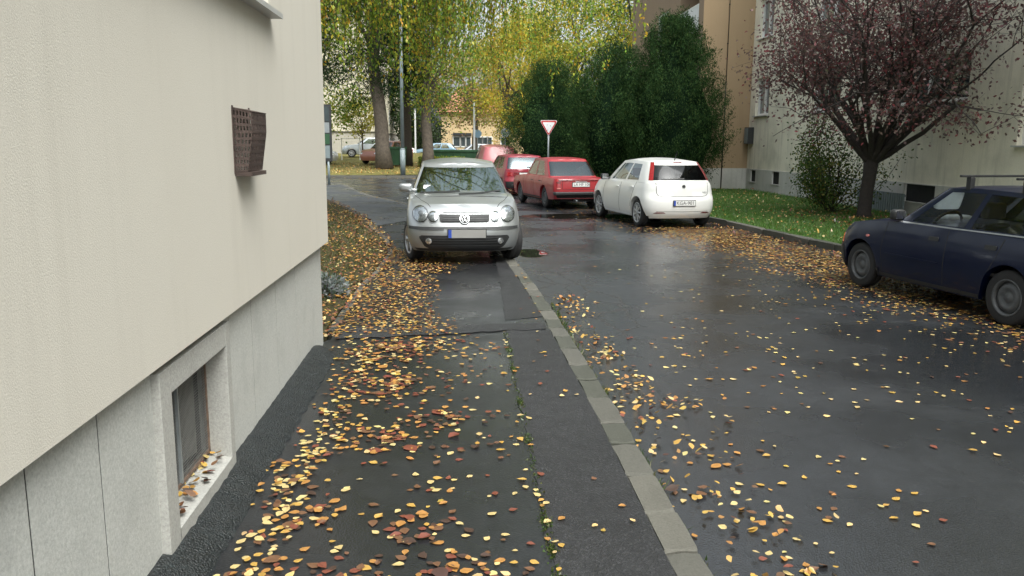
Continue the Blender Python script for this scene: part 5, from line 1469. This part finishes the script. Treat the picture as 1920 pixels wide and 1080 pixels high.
T = np.array([q for q, d in tips]); ok = (T[:, 0]+PL[0] < 10.7) & (T[:, 2] > 1.25); T = T[ok]
print('plum tips', len(T))
per = max(1, 18500//len(T)+1); P = np.repeat(T, per, 0)+rng.normal(size=(len(T)*per, 3))*.21
P = P[(P[:, 0]+PL[0] < 10.85) & (P[:, 2] > 1.45+.25*np.sin(P[:, 0]*3+P[:, 1]))]
n = len(P); clump = .5+.5*np.sin(P[:, 0]*2.7+P[:, 1]*1.9)*np.sin(P[:, 2]*2.3+1)
cols = pick(rng, [((.12, .075, .072), 4), ((.15, .072, .074), 3), ((.20, .055, .06), 1.2), ((.13, .098, .086), 3)], n)*(.8+.5*clump)[:, None]
leaves_obj('leaves', P, rng.uniform(.06, .105, n), rng.normal(size=(n, 3))+np.array([0, 0, -.5]), .58, np.clip(cols, .003, .9), 'foliage', pt, rng, (0, 0, 0))

# --- green shrub below it
sh = empty('green_shrub', (9.35, 20.2, .02), label='loose green shrub growing round the plum trunk', cat='shrub'); b = MB(); pp_ = []
for k in range(26):
    a = rng.uniform(0, 6.28); e = np.array([math.cos(a)*rng.uniform(.3, 1.0), math.sin(a)*rng.uniform(.3, .8), rng.uniform(1.0, 2.4)]); path = limb_path((0, 0, 0), e, rng, 6, .08); b.tube(path, list(np.linspace(.018, .005, 6)), 5, False)
    for q in path[2:]: pp_.append(q)
for k in range(14):
    e = np.array([rng.uniform(.4, 1.3)*rng.choice([-1, 1]), rng.uniform(-1.4, .3), rng.uniform(.7, 1.6)]); path = limb_path((0, 0, 0), e, rng, 6, .08); b.tube(path, list(np.linspace(.014, .004, 6)), 5, False)
    for q in path[2:]: pp_.append(q)
b.build('stems', 'bark_dark', sh)
T = np.array(pp_); P = np.repeat(T, 42, 0)+rng.normal(size=(len(T)*42, 3))*.15; P = P[(P[:, 2] > .1) & (P[:, 0] < 1.35)]; n = len(P)
leaves_obj('leaves', P, rng.uniform(.05, .09, n), rng.normal(size=(n, 3)), .6, pick(rng, [((.07, .13, .035), 4), ((.12, .17, .04), 3), ((.22, .20, .05), 1.4), ((.04, .075, .025), 2)], n), 'foliage', sh, rng, (0, 0, 0))

# --- silvery plant at the building corner, weeds in the seam
sp = empty('silver_plant', (-1.50, 9.0, .02), label='small silvery leaved plant at the corner of the cream building', cat='plant')
n = 900; u = unit(rng.normal(size=(n, 3))); u[:, 2] = np.abs(u[:, 2]); P = u*np.array([.26, .3, .24])*rng.uniform(.3, 1, (n, 1))
leaves_obj('leaves', P, rng.uniform(.04, .075, n), u+rng.normal(size=(n, 3))*.5, .5, pick(rng, [((.30, .33, .34), 3), ((.20, .24, .22), 2), ((.10, .14, .08), 2)], n), 'foliage', sp, rng, (0, 0, 0))
b = MB()
for k in range(10): a = k*.63; b.tube([(0, 0, 0), (.15*math.cos(a), .15*math.sin(a), .15)], .006, 4)
b.build('stems', 'bark_brown', sp)

def blades(name, xy, z, h, cols, loc=None):
    n = len(xy); rng = np.random.default_rng(n)
    a = rng.uniform(0, 6.28, n); w = .004+.004*rng.random(n); lean = rng.normal(size=(n, 2))*.5*h[:, None]
    p = np.column_stack([xy, np.full(n, z)]); s = np.column_stack([np.cos(a)*w, np.sin(a)*w, np.zeros(n)]); tip = p+np.column_stack([lean, h])
    v = np.stack([p-s, p+s, tip], 1).reshape(-1, 3); f = np.arange(3*n).reshape(n, 3)
    o = np_mesh(name, v, f, 'grass_blades', np.repeat(cols, 3, 0)); return tag(o, kind='stuff')
n = 90000; yy = 11.5+(30.8-11.5)*rng.random(n)**1.3; rk = np.array([interp(y, [(q[1], q[0]) for q in RIGHT_KERB]) for y in yy])+.16; xx = rk+(10.9-rk)*rng.random(n)
keep = rng.random(n) < (.45+.55*(np.sin(xx*1.7+yy*.8)*np.sin(yy*1.3-xx*.6) > -.3)); xx, yy = xx[keep], yy[keep]; n = len(xx)
tag(blades('right_lawn_grass', np.column_stack([xx, yy]), .02, rng.uniform(.03, .085, n), pick(rng, [((.075, .18, .033), 4), ((.11, .22, .045), 3), ((.15, .17, .05), 1)], n)), 'short green grass on the right lawn', 'grass')
n = 30000; yy = 8.5+15*rng.random(n); lk = np.array([interp(y, [(q[1], q[0]) for q in LAWN_KERB]) for y in yy])-.1; xx = lk-.1-4*rng.random(n)**.8
tag(blades('left_lawn_grass', np.column_stack([xx, yy]), .02, rng.uniform(.02, .07, n), pick(rng, [((.06, .09, .022), 3), ((.10, .11, .03), 2), ((.13, .11, .04), 1)], n)), 'sparse grass among leaves on the left lawn', 'grass')
n = 1100; yy = rng.uniform(2.6, 7.2, n); yy = np.where(rng.random(n) < .6, rng.choice([2.75, 2.95, 3.2, 3.45, 4.5, 5.2, 6.0, 6.6], n)+rng.normal(size=n)*.045, yy); xx = .372+.006*(yy-2.7)+rng.normal(size=n)*.014
tag(blades('seam_moss', np.column_stack([xx, yy]), .004, rng.uniform(.004, .014, n), pick(rng, [((.05, .09, .02), 3), ((.09, .10, .03), 2)], n)), 'mossy weeds growing in the pavement seam', 'moss')
n = 700; yy = rng.uniform(2.5, 9, n); yy = np.where(rng.random(n) < .5, rng.choice([2.7, 4.0, 4.35, 5.6], n)+rng.normal(size=n)*.06, yy); xx = 1.02+rng.normal(size=n)*.012
tag(blades('kerb_moss', np.column_stack([xx, yy]), -.09, rng.uniform(.02, .07, n), pick(rng, [((.05, .09, .02), 3), ((.10, .10, .03), 2)], n)), 'weeds growing along the kerb foot', 'moss')

# ================================================================ FALLEN LEAVES
rng = np.random.default_rng(77)
PALE = (.58, .45, .20); GOLD = (.50, .31, .075); ORNG = (.42, .21, .06); BRWN = (.165, .085, .045); REDB = (.20, .065, .04); DARK = (.07, .042, .03)
COLS = [PALE, GOLD, ORNG, BRWN, REDB, DARK]; CNAME = ['pale yellow', 'golden yellow', 'orange brown', 'brown', 'red brown', 'dark brown']
NV = 10
def leaf_variant(fold, curl, asym):
    sp_ = [(0, 0), (.35, 0), (.7, 0), (1, 0)]; lf = [(.10, .22), (.40, .37+asym), (.74, .20)]; rf = [(.10, -.22), (.40, -.37+asym*.5), (.74, -.20)]
    P = np.array(sp_+lf+rf); z = fold*np.abs(P[:, 1])+curl*(P[:, 0]-.4)**2+.0; z -= z.min(); P3 = np.column_stack([P[:, 0]-.45, P[:, 1], z]); return P3
LF = [(0, 1, 5, 4), (1, 2, 6, 5), (2, 3, 6, 6), (1, 0, 7, 8), (2, 1, 8, 9), (3, 2, 9, 9)]
TR = np.array([(0, 1, 5), (0, 5, 4), (1, 2, 6), (1, 6, 5), (2, 3, 6), (1, 0, 7), (1, 7, 8), (2, 1, 8), (2, 8, 9), (3, 2, 9)])
VAR = [leaf_variant(f, c, a) for f, c, a in ((.03, .03, 0), (.12, .06, .05), (-.06, .12, -.03), (.3, .12, .04), (.06, -.1, -.06), (.4, .35, 0))]
zones = []
def zone(x0, x1, y0, y1, dens_, z, fn, w, size=(.026, .056), pile=.005, flat=.06):
    n = rng.poisson(dens_*(x1-x0)*(y1-y0)); x = rng.uniform(x0, x1, n); y = rng.uniform(y0, y1, n)
    k = rng.random(n) < np.clip(fn(x, y), 0, 1); x, y = x[k], y[k]; n = len(x)
    zz = (z(x, y) if callable(z) else np.full(n, z))+rng.uniform(.001, pile, n)
    zones.append((x, y, zz, rng.choice(6, n, p=np.array(w)/sum(w)), rng.uniform(*size, n), rng.normal(size=(n, 2))*flat))
def blobs(pts, sig, floor=0.0, amp=1.0):
    def fn(x, y):
        r = np.full(len(x), floor)
        for (a, b_, s) in pts: r = np.maximum(r, amp*np.exp(-((x-a)**2+(y-b_)**2)/(2*s*s)))
        return r
    return fn
def lk_x(y): return np.interp(y, [q[1] for q in LAWN_KERB], [q[0] for q in LAWN_KERB])
def mk_x(y): return np.interp(y, [q[1] for q in MAIN_KERB], [q[0] for q in MAIN_KERB])
def rk_x(y): return np.interp(y, [q[1] for q in RIGHT_KERB], [q[0] for q in RIGHT_KERB])
wY = [4, 3, 1.4, 1.2, .8, .3]; wB = [1.2, 1.5, 3, 3, 2, 1]; wO = [1.3, 3.2, 4, 2.2, 1, .4]
# sidewalk: line along the fillet, clusters, scatter
zone(-1.1, -.4, 2.4, 6.8, 430, .004, lambda x, y: np.exp(-((x+.83+.03*np.sin(y*5)-.03*(y-4))/(.10+.03*np.sin(y*2)))**2)*(.72+.28*np.sin(y*3.1+1)), wY, pile=.014, size=(.03, .055))
zone(-.95, .3, 2.35, 7.3, 430, .003, blobs([(-.38, 2.95, .12), (-.2, 2.75, .15), (-.05, 3.05, .12), (-.02, 2.85, .14), (-.22, 3.45, .10), (-.72, 3.6, .09), (-.1, 4.9, .12), (-.45, 4.6, .13), (-.55, 5.6, .2), (-.5, 6.7, .25), (-.85, 3.0, .1)], 0), [.6, .9, 2.4, 3.4, 2.6, 1.2], size=(.034, .066), pile=.004, flat=.02)
zone(-1.0, .36, 2.3, 7.0, 62, .003, lambda x, y: .75-.30*(x+1)/1.36+.2*np.sin(x*4+y*2), wY)
pts = [(-.45, 2.95, .13), (-.12, 2.72, .2), (-.02, 3.0, .16), (-.15, 3.35, .12), (-.5, 4.5, .2), (-.1, 4.9, .14), (-.42, 5.5, .25), (-.65, 6.0, .2), (-.5, 6.75, .3), (.1, 5.8, .12), (-.72, 3.5, .1), (-.3, 2.55, .15), (-.65, 6.9, .3)]
zone(-1.0, .4, 2.3, 7.4, 150, .003, blobs(pts, 0), [1.8, 2.2, 2.4, 3, 2, 1], size=(.03, .056), pile=.006, flat=.05)
zone(-1.0, .36, 2.4, 7.0, 22, .003, lambda x, y: np.full(len(x), .6), [0, 0, 1, 3, 2, 3], flat=.04)
zone(.30, .50, 2.4, 7.4, 90, .006, lambda x, y: np.exp(-((x-.385)/.035)**2)*(.35+.65*(np.sin(y*4.2) > .1)), wY)
zone(.40, .84, 2.4, 12, 8, .010, lambda x, y: np.full(len(x), .7), wY, size=(.03, .05))
zone(.55, .86, 7.5, 10.5, 60, .010, lambda x, y: np.exp(-((x-.80)/.07)**2)*.8, wO)
# heap left of the silver car
zone(-1.2, .35, 7.2, 13.0, 560, .004, lambda x, y: 1.05-np.clip((x-(-.45+.28*np.sin(y*1.1-.3)+.16*np.clip(y-8, 0, 3)-.4*np.clip(y-11.2, 0, 3)))*3.2+.5, 0, 1.2)-.25*(np.sin(x*5+y*3.3) > .5), [2.2, 3.2, 4.2, 2.2, 1.2, .5], pile=.012, size=(.024, .045), flat=.10)
zone(-1.12, .5, 6.6, 7.3, 110, .010, lambda x, y: .75-.55*(x+1.1)-.3*np.sin(x*7), wY)
# left lawn carpet
zone(-4.5, -1.0, 6.9, 24, 420, .024, lambda x, y: (x < lk_x(y)+.06)*np.clip(1.05-.34*(lk_x(y)-x)-.035*np.clip(y-9, 0, 20)-.25*(np.sin(x*3+y*1.7) > .5), .06, 1), [1, 1.8, 3.6, 3.4, 2.2, 1.2], pile=.04, size=(.026, .05), flat=.25)
zone(-1.14, -.6, 12.2, 20, 60, .004, lambda x, y: (x > lk_x(y))*.7*np.exp(-(x-lk_x(y))/.25), wO)
# road
zone(1.01, 2.2, 2.3, 9.5, 190, ROAD_Z+.003, lambda x, y: np.exp(-((x-1.10-.10*(1+np.sin(y*2.3)))/.16)**2)*(.35+.5*(np.sin(y*3.7+.6) > -.2)), [2.4, 4, 3, 1.2, .8, .5], pile=.035, flat=.3)
pts = [(1.35, 4.55, .14), (1.3, 3.9, .12), (1.42, 3.6, .16), (1.5, 5.4, .15), (1.25, 5.9, .14), (1.45, 3.0, .14), (1.15, 6.6, .13), (1.3, 2.75, .12), (1.7, 4.9, .1), (1.2, 7.4, .12)]
zone(1.0, 2.2, 2.4, 8.2, 170, ROAD_Z+.003, blobs(pts, 0), [2.2, 4, 3, 1.6, 1, .6], pile=.03, flat=.28)
zone(1.0, 2.5, 2.4, 7.5, 28, ROAD_Z+.003, lambda x, y: np.clip(1.0-.5*(x-1), .1, 1), wY)
zone(1.4, 8.0, 2.2, 12, 85, ROAD_Z+.003, lambda x, y: np.clip(.16+.10*(x-1.6)-.03*np.clip(y-5, 0, 9), .05, .9)*(.7+.4*np.sin(x*2.1+y*1.3)), [5, 2.4, 1.6, 1.2, .8, .3], flat=.05)
zone(3.0, 8.5, 5.0, 17.5, 430, ROAD_Z+.003, lambda x, y: (x < rk_x(y)-.02)*np.clip(1.15-np.abs(x-(rk_x(y)-1.15))*.62+.15*np.sin(x*4+y*3), 0, 1)*np.clip((x-(rk_x(y)-2.9))*.8, 0, 1), [2.4, 3, 3.2, 3, 1.4, 1], pile=.015, size=(.034, .055))
zone(2.5, 6.8, 11, 18.5, 130, ROAD_Z+.003, lambda x, y: (x < rk_x(y)-.02)*np.exp(-np.clip(rk_x(y)-.1-x, 0, 9)/.55), [.5, 1.2, 3, 4, 2.4, 2], pile=.03, flat=.3)
zone(1.5, 5.2, 17.5, 27, 75, ROAD_Z+.003, lambda x, y: (x < rk_x(y)-.02)*(x > rk_x(y)-3.0+.1*(y-18))*(1-np.exp(-((x-3)/1.3)**4-((y-20.3)/.7)**4))*.8, [.8, 1.4, 3, 4, 2, 2], pile=.02)
zone(-1.0, 4.0, 12, 22, 4, ROAD_Z+.003, lambda x, y: (x > mk_x(y)+.05)*.8, wB)
zone(-3.5, .8, 12, 30, 22, .005, lambda x, y: (x > lk_x(y)+.05)*(x < mk_x(y)-.05)*np.clip(np.exp(-(mk_x(y)-x)/.2)+.25*np.exp(-(x-lk_x(y))/.3), 0, 1), wO, size=(.04, .07))
zone(-6, 0, 20, 36, 40, ROAD_Z+.003, lambda x, y: (x > mk_x(y)+.01)*np.exp(-(x-mk_x(y))/.16), [.4, 1, 3, 3, 2, 1], size=(.04, .07))
# right lawn and below the plum tree
zone(5.5, 10.9, 11.5, 31, 22, .03, lambda x, y: (x > rk_x(y)+.14)*np.full(len(x), .8), [4, 3, 1.5, 1, .6, .2], pile=.06, flat=.4)
zone(7.2, 10.9, 16.4, 21, 120, .03, lambda x, y: (x > rk_x(y)+.14)*np.exp(-((x-9.3)/1.5)**2-((y-18.2)/1.5)**2), [.3, .8, 2, 3, 3, 3], pile=.07, flat=.4)
# far lawn
zone(-16, .2, 42.8, 54, 26, lambda x, y: np.array([far_z(b_) for b_ in y])+.02, lambda x, y: np.clip(1.1-.07*(y-43), .2, 1), [4, 4, 3, 1, .4, .1], size=(.05, .09), pile=.04, flat=.3)
zone(-14, .2, 41.2, 42.9, 16, ROAD_Z+.004, lambda x, y: (y < 42.0+np.minimum(0, (x+6)*.1))*.9, [3, 3, 3, 1, .5, .2], size=(.08, .13))
# inside the basement window
zone(-1.27, -1.16, 3.2, 3.92, 700, .165, lambda x, y: np.full(len(x), .8), [1, 1.5, 2.5, 3, 2, 1], pile=.03, size=(.03, .05), flat=.3)

X = np.concatenate([q[0] for q in zones]); Yv = np.concatenate([q[1] for q in zones]); Z = np.concatenate([q[2] for q in zones]); CI = np.concatenate([q[3] for q in zones]); S = np.concatenate([q[4] for q in zones]); T2 = np.concatenate([q[5] for q in zones])
# drop leaves inside tyres or under the visible car floors is unnecessary: they lie flat beneath
N = len(X); print('fallen leaves', N)
S = S*np.where((CI >= 2) & (rng.random(N) < .08), rng.uniform(1.3, 1.9, N), 1.0)
ang = rng.uniform(0, 2*math.pi, N); vi = rng.choice(6, N, p=[.34, .24, .14, .12, .1, .06])
Fv, Rv = np.array(_F), np.array(_R); Uv = np.array(_U)
rel = np.column_stack([X, Yv, Z-CAM_H]); dz = rel@Fv; sx = rel@Rv/dz*FPX; sy = rel@Uv/dz*FPX
inside = (np.abs(sx) < 955) & (np.abs(sy) < 535) & (dz > 0) & ((X > -1.1)); score = np.where(inside, S/dz**1.5, 0)
big = np.argsort(-score)[:300]; isbig = np.zeros(N, bool); isbig[big] = True
lm = {}
for v_ in range(6):
    for c_ in range(6):
        me = bpy.data.meshes.new('fallen_leaf'); me.from_pydata([tuple(p) for p in VAR[v_]], [], [tuple(t) for t in TR]); me.materials.append(MATS['fallen_leaf'])
        base = np.array(COLS[c_]); cc_ = np.tile(base, (10, 1)); cc_[:4] *= .86; cc_[4:] *= np.array([1.05, .92, 1.0, .8, 1.08, .95])[:, None]; set_col(me, np.clip(cc_, 0, 1)); lm[v_, c_] = me
SHAPE = ['flat', 'slightly folded', 'drooping', 'folded', 'humped', 'curled up']
for i in big:
    o = bpy.data.objects.new('fallen_leaf', lm[int(vi[i]), int(CI[i])]); link(o)
    o.location = (X[i], Yv[i], Z[i]); o.rotation_euler = (T2[i, 0], T2[i, 1], ang[i]); o.scale = (S[i],)*3
    where = 'wet road beyond the kerb' if X[i] > 1.0 else ('kerb edge' if X[i] > .82 else ('coarse strip beside the kerb' if X[i] > .42 else ('dark sidewalk near the cream wall' if X[i] < -.55 else 'middle of the dark sidewalk')))
    lb_ = f'{SHAPE[int(vi[i])]} {CNAME[int(CI[i])]} leaf fallen on the {where}'
    tag(o, lb_, 'leaf', lb_.replace('leaf', 'leaves'))
rest = np.where(~isbig)[0]; n = len(rest)
V = np.stack(VAR)[vi[rest]]*S[rest][:, None, None]
tx, ty, tz = T2[rest, 0], T2[rest, 1], ang[rest]
V = V.copy(); V[:, :, 2] += V[:, :, 1]*np.tan(np.clip(tx, -1, 1))[:, None]-V[:, :, 0]*np.tan(np.clip(ty, -1, 1))[:, None]
V[:, :, 2] -= np.minimum(V[:, :, 2].min(1), 0)[:, None]
ca, sa = np.cos(tz)[:, None], np.sin(tz)[:, None]; x_, y_ = V[:, :, 0]*ca-V[:, :, 1]*sa, V[:, :, 0]*sa+V[:, :, 1]*ca
V[:, :, 0] = x_+X[rest][:, None]; V[:, :, 1] = y_+Yv[rest][:, None]; V[:, :, 2] += Z[rest][:, None]
F_ = (TR[None]+np.arange(n)[:, None, None]*10).reshape(-1, 3)
cl = np.array(COLS)[CI[rest]]*(1+rng.uniform(-.25, .2, (n, 1)))*(1+rng.uniform(-.08, .08, (n, 3))); cl = np.repeat(np.clip(cl, .003, .95), 10, 0).reshape(n, 10, 3); cl[:, :4] *= .88
o = np_mesh('leaf_litter', V.reshape(-1, 3), F_, 'fallen_leaf', cl.reshape(-1, 3)); tag(o, 'yellow and brown fallen leaves scattered over pavement, road and lawns', 'leaves', kind='stuff')
